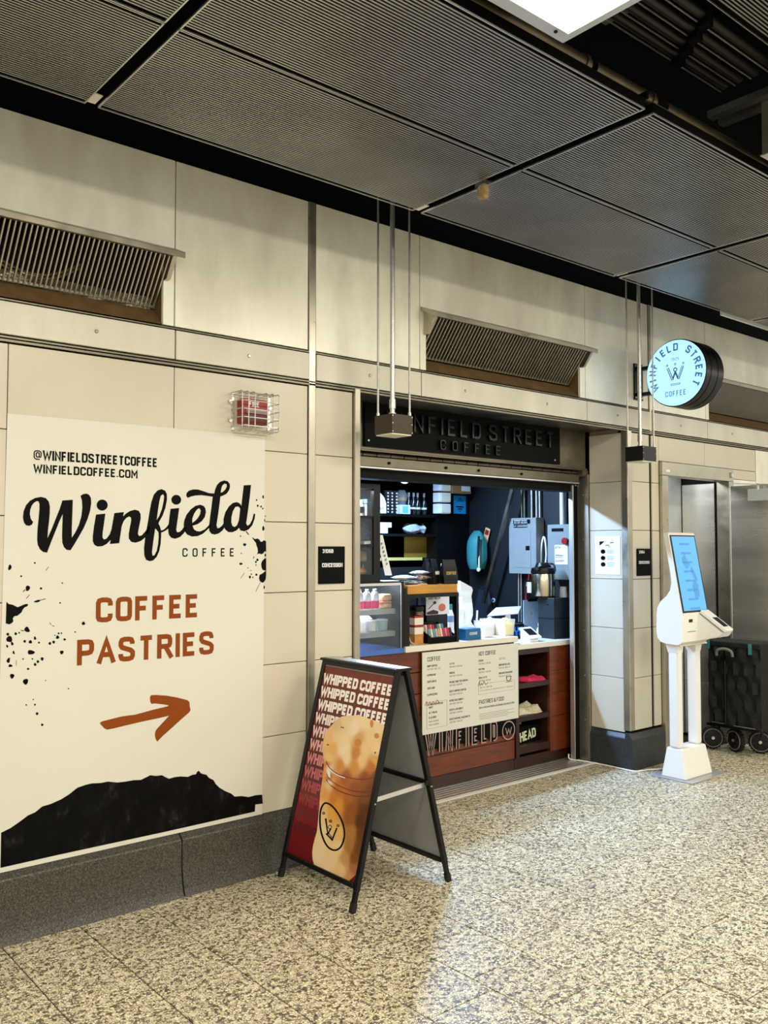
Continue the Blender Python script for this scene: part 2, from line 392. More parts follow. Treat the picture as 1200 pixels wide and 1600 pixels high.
# ---- floor: grout slab, single tiles where they can be told apart, the rest as one field
T, X0 = .3055, 1.126
floor = struct(MB().box(-6, -5, -.06, 11, 6.1, -.004).build('floor', 'floor_joint'))
tb = MB(); hw = T/2 - .0022; ch = .0012
tb.add([(-hw,-hw,-.03),(hw,-hw,-.03),(hw,hw,-.03),(-hw,hw,-.03),(-hw,-hw,-ch),(hw,-hw,-ch),(hw,hw,-ch),(-hw,hw,-ch),(-hw+ch,-hw+ch,0),(hw-ch,-hw+ch,0),(hw-ch,hw-ch,0),(-hw+ch,hw-ch,0)],
       [(0,1,5,4),(1,2,6,5),(2,3,7,6),(3,0,4,7),(4,5,9,8),(5,6,10,9),(6,7,11,10),(7,4,8,11),(8,9,10,11)])
near, rest = [], []
for k in range(-21, 32):
    xc = X0 + (k + .5) * T
    off = 2.206 + .1018 * ((k - 3) % 3)
    for j in range(-24, 7):
        yc = off + (j + .5) * T
        if yc > 3.80 and not (2.9 < xc < 5.5 and yc < 4.2): continue
        px_, py_, w = proj((xc, yc, 0))
        if w > .3 and -40 < px_ < 1240 and py_ < 1690: near.append((w, xc, yc))
        else: rest.append((xc, yc))
near.sort()
rest += [(x, y) for _, x, y in near[300:]]
t0 = tb.build('floor_tile', 'floor_granite', floor)
for i, (_, x, y) in enumerate(near[:300]):
    o = t0 if i == 0 else t0.copy()
    if i: C.objects.link(o)
    o.location = (x, y, random.uniform(-.0004, .0004))
rb = MB()
for x, y in rest: rb.add([(x-hw,y-hw,-.0015),(x+hw,y-hw,-.0015),(x+hw,y+hw,-.0015),(x-hw,y+hw,-.0015)], [(0,1,2,3)])
struct(rb.build('floor_tile_field', 'floor_granite', floor), 'stuff')

# ---- main wall: dark backing, cream tiles, steel panels
VENTS = [(.335, 1.859), (3.384, 4.900), (6.430, 7.950)]
wall = MB()
wall.box(-3, 3.737, 0, 2.925, 3.80, 2.565)
wall.box(2.925, 3.737, 2.42, JX, 3.80, 2.565)
wall.box(JX+.01, 3.737, 0, 5.80, 3.80, 2.565); wall.box(5.80, 3.737, 2.10, 6.76, 3.80, 2.565); wall.box(6.76, 3.737, 0, 11, 3.80, 2.565)
wall.box(-3, 3.90, 2.565, 11, 3.95, 4.0); wall.box(-3, 3.737, 2.560, 11, 3.95, 2.570)
wall = struct(wall.build('wall_back', 'black'))
def wtile(x0, x1, z0, z1, y=WY, m='tile_cream'):
    g = .0018
    return MB().box(x0+g, y, z0+g, x1-g, y+.018, z1-g).build('wall_tile', m, wall, bev=.0015, seg=1)
ZJ = [.268] + [.284 + .35*i for i in range(1, 7)]
for xa, xb in ((-1.92, -1.16), (-1.16, -.4), (-.4, .365), (.365, 1.128), (1.128, 1.862), (1.862, 2.606), (2.654, 2.898), (JX+.048, 5.644), (5.672, 5.764)):
    for a, b in zip(ZJ, ZJ[1:]): wtile(xa, xb, a, b)
for xa, xb, za, zb in ((5.764, 6.40, 2.20, 2.384), (6.40, 7.20, 2.20, 2.384), (6.795, 7.20, 2.12, 2.20)): wtile(xa, xb, za, zb)
MB().box(7.205, WY-.004, .284, 8.7, WY+.018, 2.384).build('steel_panel', 'steel', wall, bev=.002)
MB().box(6.795, WY-.002, 0, 7.20, WY+.018, 2.118).build('steel_panel', 'steel', wall, bev=.002)
MB().box(8.71, WY-.004, .0, 11, WY+.018, 2.384).build('steel_panel', 'steel', wall, bev=.002)
TOP = 3.345
def upanel(x0, x1, vent=None):
    g = .002; m = MB()
    if vent:
        a, b = vent
        m.box(x0+g, WY, 2.915, x1-g, WY+.02, TOP); m.box(x0+g, WY, 2.572, a, WY+.02, 2.915); m.box(b, WY, 2.572, x1-g, WY+.02, 2.915)
    else: m.box(x0+g, WY, 2.572, x1-g, WY+.02, TOP)
    return m.build('steel_panel', 'steel', wall, bev=.0015, seg=1)
for x0, x1 in ((-1.9, -1.18), (-1.18, .333), (1.861, 2.608), (2.654, 3.382), (4.902, 5.643), (5.674, 6.428), (7.952, 8.7), (8.71, 11)): upanel(x0, x1)
for x0, x1 in VENTS: upanel(x0, x1, (x0+.047, x1-.056))
# frieze band with bolts
band = struct(MB().box(-1.9, 3.725, 2.418, 11, 3.737, 2.552).build('trim_1', 'black'))
for x0, x1 in ((-1.9, .333), (.333, 1.859), (1.861, 2.608), (2.652, 3.382), (3.384, 4.900), (4.902, 5.643), (5.674, 6.428), (6.43, 7.95), (7.952, 11)):
    MB().box(x0+.002, 3.707, 2.418, x1-.002, 3.727, 2.552).build('band_panel', 'steel_band', band, bev=.002, seg=1)
MB().box(-1.9, 3.712, 2.389, 11, 3.737, 2.398).build('lower_lip', 'steel_dark', band)
MB().box(-1.9, 3.712, 2.404, 11, 3.737, 2.411).build('groove_rail', 'steel_dark', band)
MB().box(-1.9, 3.716, 2.559, 11, 3.737, 2.564).build('groove_rail', 'steel_dark', band)
bolt = MB().lathe([(.009, 0), (.009, .003), (.006, .006), (.0025, .006), (.0025, .004)], (0, 0, 0), 10, (0, -1, 0)).build('bolt', 'steel_plain', band, smooth=True)
bx = [atY(x, y, 3.707).x for x, y in ((151, 510), (389, 552), (578, 585), (727, 609), (855, 629), (965, 646), (1064, 660), (1144, 672))]
for i, x in enumerate(bx):
    o = bolt if i == 0 else bolt.copy()
    if i: C.objects.link(o)
    o.location = (x, 3.707, 2.487)
# vertical steel joint strips
struct(MB().box(2.609, 3.712, .28, 2.651, 3.745, TOP).build('trim_2', 'steel_plain', bev=.003))
t3 = MB().box(5.645, 3.728, .28, 5.671, 3.745, 2.40).build('trim_3', 'black'); struct(t3)
MB().box(5.646, 3.712, 2.40, 5.670, 3.745, TOP).build('upper_strip', 'steel_plain', t3)
# edge trim of the shop opening (left) and pillar corner
struct(MB().box(2.900, 3.700, .0, 2.936, 4.02, 2.405).build('trim_4', 'steel_plain', bev=.003))
struct(MB().box(JX-.012, 3.708, .27, JX+.046, 3.765, 2.40).build('trim_5', 'steel_plain', bev=.008, seg=3))
# pillar side facing the shop front
jamb = struct(MB().box(JX+.015, 3.76, 0, JX+.07, 4.055, 2.42).build('wall_pillar', 'grout'))
ZP = [.255] + ZJ[1:]
for a, b in zip(ZP, ZP[1:]):
    MB().box(JX, 3.766, a+.0018, JX+.016, 4.048, b-.0018).build('wall_tile', 'tile_cream', jamb, bev=.0015, seg=1)
# granite base stones
PROF = [(3.655, 0), (3.663, .012), (3.672, .032), (3.680, .06), (3.686, .095), (3.690, .13), (3.690, .240), (3.694, .246), (3.721, .267), (3.74, .267), (3.74, 0)]
base = struct(MB().box(-3, 3.70, 0, 2.89, 3.735, .23).build('baseboard_back', 'base_granite'))
for x0, x1 in ((-2.6, -1.1), (-1.1, .4), (.4, 1.905), (1.909, 2.896)):
    MB().prism(PROF, (x0+.002, 0, 0), (0, 1, 0), (0, 0, 1), (x1-x0-.004, 0, 0)).build('base_stone', 'base_granite', base)
base2 = struct(MB().box(JX+.02, 3.72, 0, 5.76, 4.04, .26).build('baseboard_pillar', 'black'))
bz = .205
def base_block(x0, y0, x1, y1):
    m = MB(); m.box(x0, y0, 0, x1, y1, bz); return m
P2 = [(0, 0), (0, .215), (.004, .222), (.034, .257), (.06, .257), (.06, 0)]
MB().prism(P2, (JX-.018, 3.690, 0), (0, 1, 0), (0, 0, 1), (5.764-JX+.018, 0, 0)).build('base_stone', 'base_granite_dark', base2)
MB().prism([(a, b-.0005) for a, b in P2], (JX-.018, 3.7505, 0), (1, 0, 0), (0, 0, 1), (0, .30, 0)).build('base_stone', 'base_granite_dark', base2)

# ---- doorway right of the pillar: frame, alcove, open leaf
fr = struct(empty('door_1', (5.8, 3.72, 0)))
MB().box(5.768, 3.690, 0, 5.842, 3.80, 2.094).build('frame_jamb', 'steel_plain', fr, bev=.003)
MB().box(6.715, 3.690, 0, 6.790, 3.80, 2.094).build('frame_jamb', 'steel_plain', fr, bev=.003)
MB().box(5.768, 3.690, 2.095, 6.790, 3.80, 2.195).build('frame_head', 'steel_plain', fr, bev=.003)
MB().box(5.81, 3.687, 2.120, 5.862, 3.690, 2.138).build('number_tag', 'paper_white', fr)
MB().box(6.735, 3.672, 2.125, 6.768, 3.690, 2.165).build('head_latch', 'zinc', fr, bev=.004)
lf = struct(empty('door_2', (6.72, 3.68, 0)))
MB().box(6.700, 2.76, .02, 6.742, 3.672, 2.052).build('door_leaf', 'steel_door', lf, bev=.002)
MB().cyl((6.712, 3.680, .1), (6.712, 3.680, 2.04), .014, 12).build('hinge', 'zinc', lf, smooth=True)
MB().box(6.652, 3.10, 1.925, 6.700, 3.505, 2.020).build('closer_body', 'concrete_panel', lf, bev=.004)
MB().bar((6.655, 3.42, 2.05), (6.72, 3.66, 2.075), .022, .010).bar((6.655, 3.42, 2.05), (6.66, 3.30, 2.045), .022, .01).build('closer_arm', 'zinc', lf)
MB().cyl((6.66, 3.42, 2.01), (6.66, 3.42, 2.06), .012, 10).build('closer_pin', 'zinc', lf)
alc = MB(); alc.box(5.72, 3.80, 0, 5.80, 5.0, 2.3); alc.box(6.745, 3.80, 0, 6.80, 5.0, 2.3); alc.box(5.72, 5.0, 0, 6.80, 5.05, 2.3); alc.box(5.72, 3.80, 2.30, 6.80, 5.05, 2.35)
alc = struct(alc.build('wall_alcove', 'black'))
MB().box(6.728, 3.83, .02, 6.742, 4.12, 2.085).build('lining_panel', 'steel_door', alc)
MB().box(6.50, 4.13, .02, 6.73, 4.16, 2.2).build('lining_panel', 'concrete_panel', alc)
MB().box(5.82, 4.40, 1.70, 6.46, 4.42, 2.2).build('lining_panel', 'concrete_panel', alc)
MB().box(5.82, 4.40, 1.22, 6.46, 4.42, 1.69).build('lining_panel', 'concrete_panel', alc)
MB().box(5.82, 4.40, .02, 6.46, 4.42, 1.21).build('lining_panel', 'black', alc)

# ---- ceiling: black deck above, ribbed metal panels below
CZ = 3.10
ceil = struct(MB().box(-4, -5, 3.95, 11, 3.95, 4.0).build('ceiling', 'deck_black'))
XJ = [-1.895, -.36, 1.17, 2.705, 4.24, 5.77, 7.30, 8.83]
PW, PD, PITCH = 1.535 - .05, .612, .0131
ribm = MB(); n = int((PD - .03) / PITCH)
for i in range(n):
    y = .018 + i * PITCH
    ribm.box(.006, y, 0, PW-.006, y+.0058, .002)
rib_mesh = None; pan_mesh = None
pm = MB()
pm.box(0, 0, .010, PW, PD, .040)
pf = MB()
pf.box(0, 0, -.001, PW, .003, .005).box(0, PD-.003, -.001, PW, PD, .005).box(0, .005, -.001, .005, PD-.005, .005).box(PW-.005, .005, -.001, PW, PD-.005, .005)
first = None
for i in range(len(XJ)-1):
    for y0 in (1.765, 2.382, -.583, .034):
        if y0 < 1.5 and i not in (2, 3, 4): continue
        loc = (XJ[i]+.025, y0, CZ)
        if first is None:
            a = pm.build('ceiling_panel', 'deck_black', ceil); f = pf.build('panel_frame', 'edge_metal', a); r = ribm.build('ribs', 'rib_metal', a); struct(r, 'stuff')
            first = (a, f, r); a.location = loc
        else:
            a = first[0].copy(); C.objects.link(a); a.location = loc
            for c in first[1:]:
                q = c.copy(); C.objects.link(q); q.parent = a
a = first[0].copy(); C.objects.link(a); a.location = (2.21, .93, 3.40)
for c in first[1:]:
    q = c.copy(); C.objects.link(q); q.parent = a
# runners and clips above the joints
for x in XJ: MB().box(x-.006, 1.77, CZ+.05, x+.006, 3.0, CZ+.075).build('runner', 'deck_black', ceil)
for x in XJ[1:]:
    MB().box(x-.018, 2.93, CZ+.012, x+.018, 3.0, CZ+.016).build('runner_clip', 'white_paint', ceil)

# ================================================================== CEILING FITTINGS
mat('diffuser', rgb(255, 250, 238), .5, emit=(1.0, .93, .80), es=5.0)
mat('reflector', rgb(246, 240, 226), .35)
LN = {-1.55: 'far along the strip behind the viewer', .90: 'at the top edge of the picture', 3.35: 'at the right edge below the dark ducts', 5.80: 'third along the strip past the shop', 8.25: 'last along the strip past the doorway'}
for lx, dy in [(x, 0) for x in LUMI_X] + [(x, -3.01) for x in LUMI_X]:  # second row is out of view, added for its light on the floor
    t = thing('ceiling_luminaire', (lx+.61, 1.36+dy, CZ), 'white recessed ceiling light, ' + LN[lx] + (', copied in an unseen added row' if dy else ''), 'ceiling light', 'ceiling lights in the open strip')
    a, b, c, d = lx, lx+1.22, 1.035+dy, 1.680+dy
    m = MB().box(a, c, CZ, b, c+.012, CZ+.20).box(a, d-.012, CZ, b, d, CZ+.20).box(a, c+.012, CZ, a+.012, d-.012, CZ+.20).box(b-.012, c+.012, CZ, b, d-.012, CZ+.20).box(a, c, CZ+.20, b, d, CZ+.21)
    m.build('housing', 'steel_plain', t)
    m = MB().box(a-.006, c-.006, CZ-.004, b+.006, c+.035, CZ).box(a-.006, d-.035, CZ-.004, b+.006, d+.006, CZ).box(a-.006, c+.035, CZ-.004, a+.03, d-.035, CZ).box(b-.02, c+.035, CZ-.004, b+.006, d-.035, CZ)
    m.build('rim', 'edge_metal', t)
    arc = [(math.cos(q)*.28, math.sin(q)*.10) for q in [math.pi*i/12 for i in range(13)]]
    m = MB(); P = []
    for xx in (a+.013, b-.013): P += [(xx, 1.357 + dy - q, CZ+.03+h) for q, h in arc]
    m.add(P, [(i, i+1, 14+i, 13+i) for i in range(12)]); m.build('reflector', 'diffuser', t, smooth=True)
    m = MB().box(a+.012, c+.012, CZ+.002, a+.016, d-.012, CZ+.16).box(b-.016, c+.012, CZ+.002, b-.012, d-.012, CZ+.16).box(a+.016, c+.012, CZ+.002, b-.016, c+.016, CZ+.16).box(a+.016, d-.016, CZ+.002, b-.016, d-.012, CZ+.16)
    m.build('inner_wall', 'reflector', t)
    MB().cyl((b-.06, d-.02, CZ-.007), (b-.06, d-.02, CZ-.003), .006, 10).build('screw', 'black', t)
# bronze pipe runs beside the strip
for i, (a, b, where) in enumerate(((-.3, 2.44, 'between the white light and the ribbed panels'), (2.47, 2.83, 'short length ending at the panel joint'), (2.90, 6.0, 'past the panel joint running to the right edge'))):
    t = thing('ceiling_pipe', (a, 1.835, 3.2), 'dark bronze pipe under the ceiling, ' + where, 'pipe', 'bronze ceiling pipes')
    MB().cyl((a, 1.835, 3.20), (b, 1.835, 3.20), .028, 14).build('pipe', 'bronze', t, smooth=True)
    MB().cyl((b-.03, 1.835, 3.20), (b-.012, 1.835, 3.20), .033, 14).build('collar', 'bronze', t, smooth=True)
    if i: MB().box(a+.32, 1.80, 3.165, a+.45, 1.87, 3.175).build('bracket', 'zinc', t)
# dark conduit rails in the void
mat('drum_black0', rgb(14, 13, 12), .45)
for i, y in enumerate((1.81, 1.748, 1.681, 1.612)):
    t = thing('conduit_rail', (2.3, y, 3.4), ('first', 'second', 'third', 'fourth')[i] + ' dark conduit rail in the ceiling void, counted from the bronze pipe', 'conduit', 'conduit rails in the void')
    MB().cyl((2.2 if i else 2.4, y, 3.42), (3.31, y, 3.42), .018, 10).build('tube', 'drum_black0', t, smooth=True)
    MB().box(2.2 if i else 2.4, y+.016, 3.398, 3.31, y+.020, 3.402).build('edge_highlight', 'edge_metal', t)  # pale strip stands in for the highlight along the rail
    MB().box(2.95-.05*i, y-.02, 3.38, 2.99-.05*i, y+.02, 3.95).build('hanger', 'deck_black', t)
for k, (x, lab) in enumerate(((3.47, 'nearest the conduit rails'), (3.56, 'second from the conduit rails'))):
    tag(MB().box(x, 1.0, 3.40, x+.045, 1.98, 3.43).build('cross_bar', 'zinc'), 'grey metal cross bar in the dark ceiling void, ' + lab, 'beam', 'cross bars in the void')
for k, (x, y0, y1, lab) in enumerate(((2.72, 1.90, 2.06, 'shorter'), (2.80, 1.94, 2.05, 'lower'))):
    tag(MB().box(x, y0, 3.60, x+.05, y1, 3.63).build('hanger_plate', 'panel_grey'), 'grey hanger plate above the luminaire in the dark void, the ' + lab + ' one', 'bracket', 'hanger plates')
tag(MB().box(3.05, 1.0, 3.55, 3.45, 1.75, 3.60).build('air_duct', 'deck_black', bev=.01), 'black sheet metal duct above the conduit rails', 'duct')
# ribbed panels across the strip (top right corner)
# wrapped detector on the joint and red-lettered sign above the panels
p = atZ(755, 284, CZ)
t = thing('wrapped_detector', p, 'small amber detector in clear plastic hanging at the ceiling joint', 'detector')
MB().box(p.x-.022, p.y-.03, CZ-.085, p.x+.022, p.y+.03, CZ-.0).build('plastic_cover', 'pane', t, bev=.006)
mat('amber', rgb(150, 120, 66), .4, noise=(60, 3, .4))
MB().box(p.x-.016, p.y-.022, CZ-.075, p.x+.016, p.y+.022, CZ-.012).build('detector_body', 'amber', t, bev=.01)
p = atY(1127, 489, 3.5); q = atY(1172, 503, 3.5)
t = thing('hanging_sign', (p.x, 3.5, p.z), 'white sign with red letters half hidden above the ceiling panels', 'sign')
MB().box(p.x, 3.49, q.z-.02, q.x+.3, 3.51, p.z+.22).build('board', 'paper_white', t)
letters(MB(), 'EXIT', wallf(3.488), p.x+.10, q.z+.02, .16, .2).build('lettering', 'ink_red', t)

# ================================================================== WALL VENTS
VLAB = ['louvred steel wall vent at the left edge with foil duct and looped hose inside', 'louvred steel wall vent centred above the coffee shop opening', 'louvred steel wall vent behind the round shop sign']
for (x0, x1), lab in zip(VENTS, VLAB):
    a, b = x0+.047, x1-.056
    t = thing('wall_vent', ((x0+x1)/2, WY, 2.58), lab, 'vent', 'wall vents above the frieze')
    MB().prism([(3.612, 2.862), (3.612, 2.887), (3.722, 2.935), (3.722, 2.915), (3.63, 2.866)], (x0+.004, 0, 0), (0, 1, 0), (0, 0, 1), (x1-x0-.008, 0, 0)).build('hood', 'steel_plain', t, bev=.0015, seg=1)
    for cx in (a-.02, b): MB().prism([(3.625, 2.866), (3.722, 2.912), (3.722, 2.775), (3.69, 2.775)], (cx, 0, 0), (0, 1, 0), (0, 0, 1), (.02, 0, 0)).build('cheek', 'steel_plain', t)
    MB().prism([(3.728, 2.574), (3.81, 2.655), (3.82, 2.655), (3.738, 2.574)], (a, 0, 0), (0, 1, 0), (0, 0, 1), (b-a, 0, 0)).build('sill', 'vent_brown', t)
    MB().box(a-.002, 3.745, 2.575, a, 3.90, 2.915).build('side_plate', 'vent_brown', t); MB().box(b, 3.745, 2.575, b+.002, 3.90, 2.915).build('side_plate', 'vent_brown', t)
    MB().box(a, 3.893, 2.57, b, 3.899, 2.93).box(a, 3.74, 2.93, b, 3.899, 2.94).build('duct_back', 'black', t)
    MB().bar((a, 3.805, 2.668), (b, 3.805, 2.668), .01, .012).bar((a, 3.632, 2.868), (b, 3.632, 2.868), .01, .01).build('grille_rail', 'steel_dark', t)
    s0 = None; pt = .0215 if x0 < 1 else .0262; nsl = int((b-a)/pt)
    P0, P1 = Vector((0, 3.635, 2.872)), Vector((0, 3.800, 2.662))
    for i in range(nsl):
        x = a + .011 + i*pt
        if x < .9: continue
        if s0 is None:
            s0 = MB().bar(P0, P1, .006, .012, up=(0, 0, 1)).build('slat', 'steel_plain', t); s0.location = (x, 0, 0)
        else:
            c = s0.copy(); C.objects.link(c); c.location = (x, 0, 0)
    if x0 < 1:
        m = MB(); nx, nz = 24, 5; P = []
        for j in range(nz):
            for i in range(nx): P.append((a + (b-a)*i/(nx-1), 3.872 - .05*(1-j/(nz-1)) + random.uniform(-.008, .008), 2.60 + .13*j/(nz-1)))
        m.add(P, [(j*nx+i, j*nx+i+1, (j+1)*nx+i+1, (j+1)*nx+i) for j in range(nz-1) for i in range(nx-1)]).build('foil_liner', 'foil', t)
        for dz in (0, .016): MB().tube(catmull([(.95, 3.83, 2.86+dz), (1.08, 3.815, 2.755+dz), (1.22, 3.805, 2.70+dz), (1.34, 3.80, 2.715+dz), (1.45, 3.81, 2.78+dz)], 6, False), .006, 8).build('hose', 'steel_dark', t, smooth=True)

# ================================================================== HANGING BOXES ON RODS
for k, (x, y, lab) in enumerate(((2.90, 3.40, 'hung before the shop opening, dark brown'), (5.087, 3.40, 'hung by the pillar under the round sign'))):
    t = thing('hanging_light_box', (x+.07, y+.07, 2.135), 'square metal lamp box on three rods, ' + lab, 'hanging lamp', 'rod-hung lamp boxes')
    w = .142 if k == 0 else .158
    mm = mat('box_brown%d' % k, rgb(58, 48, 34) if k == 0 else rgb(26, 24, 22), .45, .3)
    MB().box(x, y, 2.138, x+w, y+.138, 2.236).build('housing', mm.name, t, bev=.002)
    MB().box(x+.006, y+.006, 2.132, x+w-.006, y+.132, 2.138).build('diffuser_pane', 'cream_plastic', t)
    MB().cyl((x+.012, y+.125, 2.234), (x+.012, y+.125, 3.9), .0055, 8).build('rod', 'zinc', t, smooth=True)
    MB().cyl((x+w-.012, y+.012, 2.234), (x+w-.012, y+.012, 3.9), .0055, 8).build('rod', 'zinc', t, smooth=True)
    MB().cyl((x+w/2-.012, y+.065, 2.234), (x+w/2-.012, y+.065, 3.9), .0125, 12).build('conduit', 'zinc', t, smooth=True)
    MB().cyl((x+w/2-.012, y+.065, 2.236), (x+w/2-.012, y+.065, 2.25), .019, 12).cyl((x+w/2-.012, y+.065, 2.272), (x+w/2-.012, y+.065, 2.32), .017, 12).build('coupling', 'zinc', t, smooth=True)
    for cx, cy in ((x+.012, y+.125), (x+w-.012, y+.012)): MB().cyl((cx, cy, 2.236), (cx, cy, 2.252), .009, 6).build('nut', 'zinc', t)
    s = MB()
    for dz in (.008, .05, .088): s.cyl((x+.006, y-.0015, 2.138+dz), (x+.006, y, 2.138+dz), .003, 8).cyl((x+w-.006, y-.0015, 2.138+dz), (x+w-.006, y, 2.138+dz), .003, 8)
    s.build('rivets', 'zinc', t)

# ================================================================== POSTER BANNER
PY = WY - .003
bn = thing('wall_banner', (1.74, PY, .285), 'large cream vinyl banner with black script lettering, arrow and mountain on the tiled wall', 'banner')
def P_(x, y): return atY(x, y, PY - .0008)
tl, tr, br, bl = (1.128, 2.098), (2.350, 2.103), (2.345, .269), (1.110, .268)
MB().prism([tl, tr, br, bl], (0, PY, 0), (1, 0, 0), (0, 0, 1), (0, .002, 0)).build('vinyl_sheet', 'paper', bn)
def za(x, y): return (30 + x/6, 740 + y/6)
def zb(x, y): return (210 + x/5.4545, 740 + y/5.4545)
def outline(pts, z, n=3): return [P_(*z(*p)) for p in catmull(pts, n)]
def sharp(pts, z): return [P_(*z(*p)) for p in pts]
SW = [(132,452),(120,478),(95,490),(65,485),(45,460),(35,410),(42,350),(65,295),(100,255),(150,228),(205,218),(250,230),(278,262),(288,310),(287,370),(280,450),(270,530),(266,605),(300,530),(340,430),(380,330),(405,252),(503,245),(500,330),(497,420),(493,520),(494,600),(530,545),(560,480),(583,400),(592,320),(588,250),(574,208),(600,192),(630,187),(655,198),(672,225),(676,275),(665,350),(640,430),(605,510),(560,590),(510,675),(480,720),(445,715),(420,690),(405,650),(402,590),(404,500),(408,380),(380,440),(340,540),(300,640),(262,740),(225,735),(195,710),(175,670),(168,620),(172,520),(182,420),(190,330),(190,285),(182,262),(165,258),(140,272),(118,300),(104,340),(100,380),(108,420),(118,438)]
SIN = [(720,384),(808,375),(795,470),(782,560),(782,600),(795,618),(820,608),(848,570),(866,520),(878,450),(892,370),(982,360),(974,402),(1000,375),(1040,350),(1085,338),(1120,348),(1138,378),(1140,420),(1130,470),(1118,530),(1113,565),(1125,585),(1150,578),(1180,545),(1225,480),(1225,550),(1180,600),(1140,632),(1090,648),(1050,640),(1028,610),(1027,565),(1038,500),(1050,440),(1048,412),(1030,402),(1005,415),(980,445),(962,490),(950,570),(938,652),(850,660),(857,622),(820,660),(780,680),(735,684),(705,668),(690,635),(690,585),(702,490)]
SF = [(230,132),(195,145),(165,180),(145,240),(130,320),(117,400),(103,480),(90,560),(82,640),(85,700),(100,735),(130,747),(160,740),(190,710),(212,660),(224,600),(228,540),(229,503),(250,495),(275,480),(300,462),(300,420),(275,455),(250,478),(228,485),(218,450),(205,425),(212,408),(240,360),(265,290),(278,220),(277,175),(262,145)]
SF1 = [(243,175),(225,190),(212,240),(200,320),(190,395),(210,365),(235,300),(250,230),(253,190)]
SF2 = [(178,468),(168,530),(157,610),(150,670),(155,700),(170,697),(190,660),(202,600),(207,540),(205,500),(190,480)]
SI = [(308,300),(382,293),(372,370),(360,450),(357,480),(365,500),(385,497),(405,480),(425,450),(440,420),(440,480),(420,510),(390,540),(350,555),(315,548),(293,520),(288,480),(293,420),(300,360)]
SE = [(560,265),(520,275),(480,305),(445,350),(425,400),(420,440),(428,490),(450,520),(490,537),(540,533),(585,512),(620,480),(650,450),(655,410),(635,440),(600,475),(560,493),(530,490),(508,475),(495,445),(540,430),(575,405),(600,370),(610,330),(605,295),(590,275)]
SE1 = [(555,297),(565,315),(560,345),(540,380),(515,405),(493,420),(495,380),(510,340),(530,310),(545,298)]
SL = [(455,207),(442,190),(445,165),(465,145),(500,135),(540,135),(590,150),(635,166),(680,170),(690,130),(705,95),(730,70),(765,58),(795,65),(813,88),(815,115),(805,145),(785,172),(755,188),(733,195),(728,240),(718,320),(706,400),(700,440),(708,465),(725,462),(745,445),(772,410),(775,450),(750,485),(720,510),(685,520),(655,512),(637,485),(637,440),(645,370),(655,300),(665,220),(668,197),(620,190),(570,184),(520,187),(485,195)]
SL1 = [(770,85),(750,100),(740,130),(736,162),(755,155),(775,135),(788,110),(785,90)]
SD = [(932,100),(994,96),(985,190),(972,290),(958,390),(952,425),(965,445),(985,430),(1005,390),(1017,340),(1030,345),(1025,385),(1005,440),(975,475),(940,492),(905,485),(892,462),(870,485),(835,500),(800,498),(772,475),(760,435),(760,385),(775,330),(805,280),(840,250),(875,243),(900,255),(912,275),(920,200)]
SD1 = [(880,280),(860,285),(840,320),(828,370),(826,415),(835,445),(855,455),(875,440),(890,400),(898,340),(902,300),(892,284)]
def circ(c, r, n=22, ry=None): return [(c[0] + r*math.cos(2*math.pi*i/n), c[1] + (ry or r)*math.sin(2*math.pi*i/n)) for i in range(n)]
m = MB()
m.flat([sharp(SW, za)]).flat([sharp(SIN, za)]).flat([sharp(circ((778, 295), 52), za)])
m.flat([sharp(SF, zb), sharp(SF1, zb), sharp(SF2, zb)]).flat([sharp(SI, zb)]).flat([sharp(circ((357, 223), 42), zb)])
m.flat([sharp(SE, zb), sharp(SE1, zb)]).flat([sharp(SL, zb), sharp(SL1, zb)]).flat([sharp(SD, zb), sharp(SD1, zb)])
m.build('script_lettering', 'ink', bn)
WF = wallf(PY - .0008)
def ptext(mb, t, x0, y0, x1, y1, hpx, stroke, gap=.09):
    """text whose baseline runs between two points seen on the banner"""
    a, b, c = P_(x0, y0), P_(x1, y1), P_(x0, y0 - hpx)
    return letters(mb, t, WF, a.x, a.z, c.z - a.z, stroke, gap, width=b.x - a.x)
m = MB()
ptext(m, '@WINFIELDSTREETCOFFEE', 52, 718, 246, 727.5, 15.5, .2, .1)
m.build('handle_lettering', 'ink', bn); m = MB()
ptext(m, 'WINFIELDCOFFEE.COM', 52, 739, 215, 746, 14, .2, .1)
m.build('address_lettering', 'ink', bn); m = MB()
ptext(m, 'COFFEE', 285, 870, 366, 869, 13.5, .16, .62)
m.build('subtitle_lettering', 'ink', bn)
m = MB()
ptext(m, 'COFFEE', 149.5, 973, 311, 963.5, 39, .2, .13)
m.build('brown_lettering', 'ink_brown', bn); m = MB()
ptext(m, 'PASTRIES', 120, 1040, 334, 1020, 40, .2, .13)
m.build('brown_lettering', 'ink_brown', bn)
def zar(x, y): return (140 + x/6.667, 1070 + y/6.667)
AR = [(105,400),(125,382),(220,358),(340,328),(470,312),(560,288),(660,260),(820,222),(818,212),(760,203),(680,194),(645,199),(632,175),(628,130),(640,108),(700,106),(800,113),(900,130),(1020,160),(1040,180),(1043,225),(1052,262),(1040,285),(960,355),(850,455),(760,535),(706,592),(690,570),(680,530),(684,490),(700,460),(770,385),(828,322),(700,352),(540,385),(400,418),(250,455),(185,467),(155,455)]
MB().flat([sharp(AR, zar)]).build('arrow', 'ink_brown', bn)
def zm(x, y): return (x/2.727, 1040 + y/2.727)
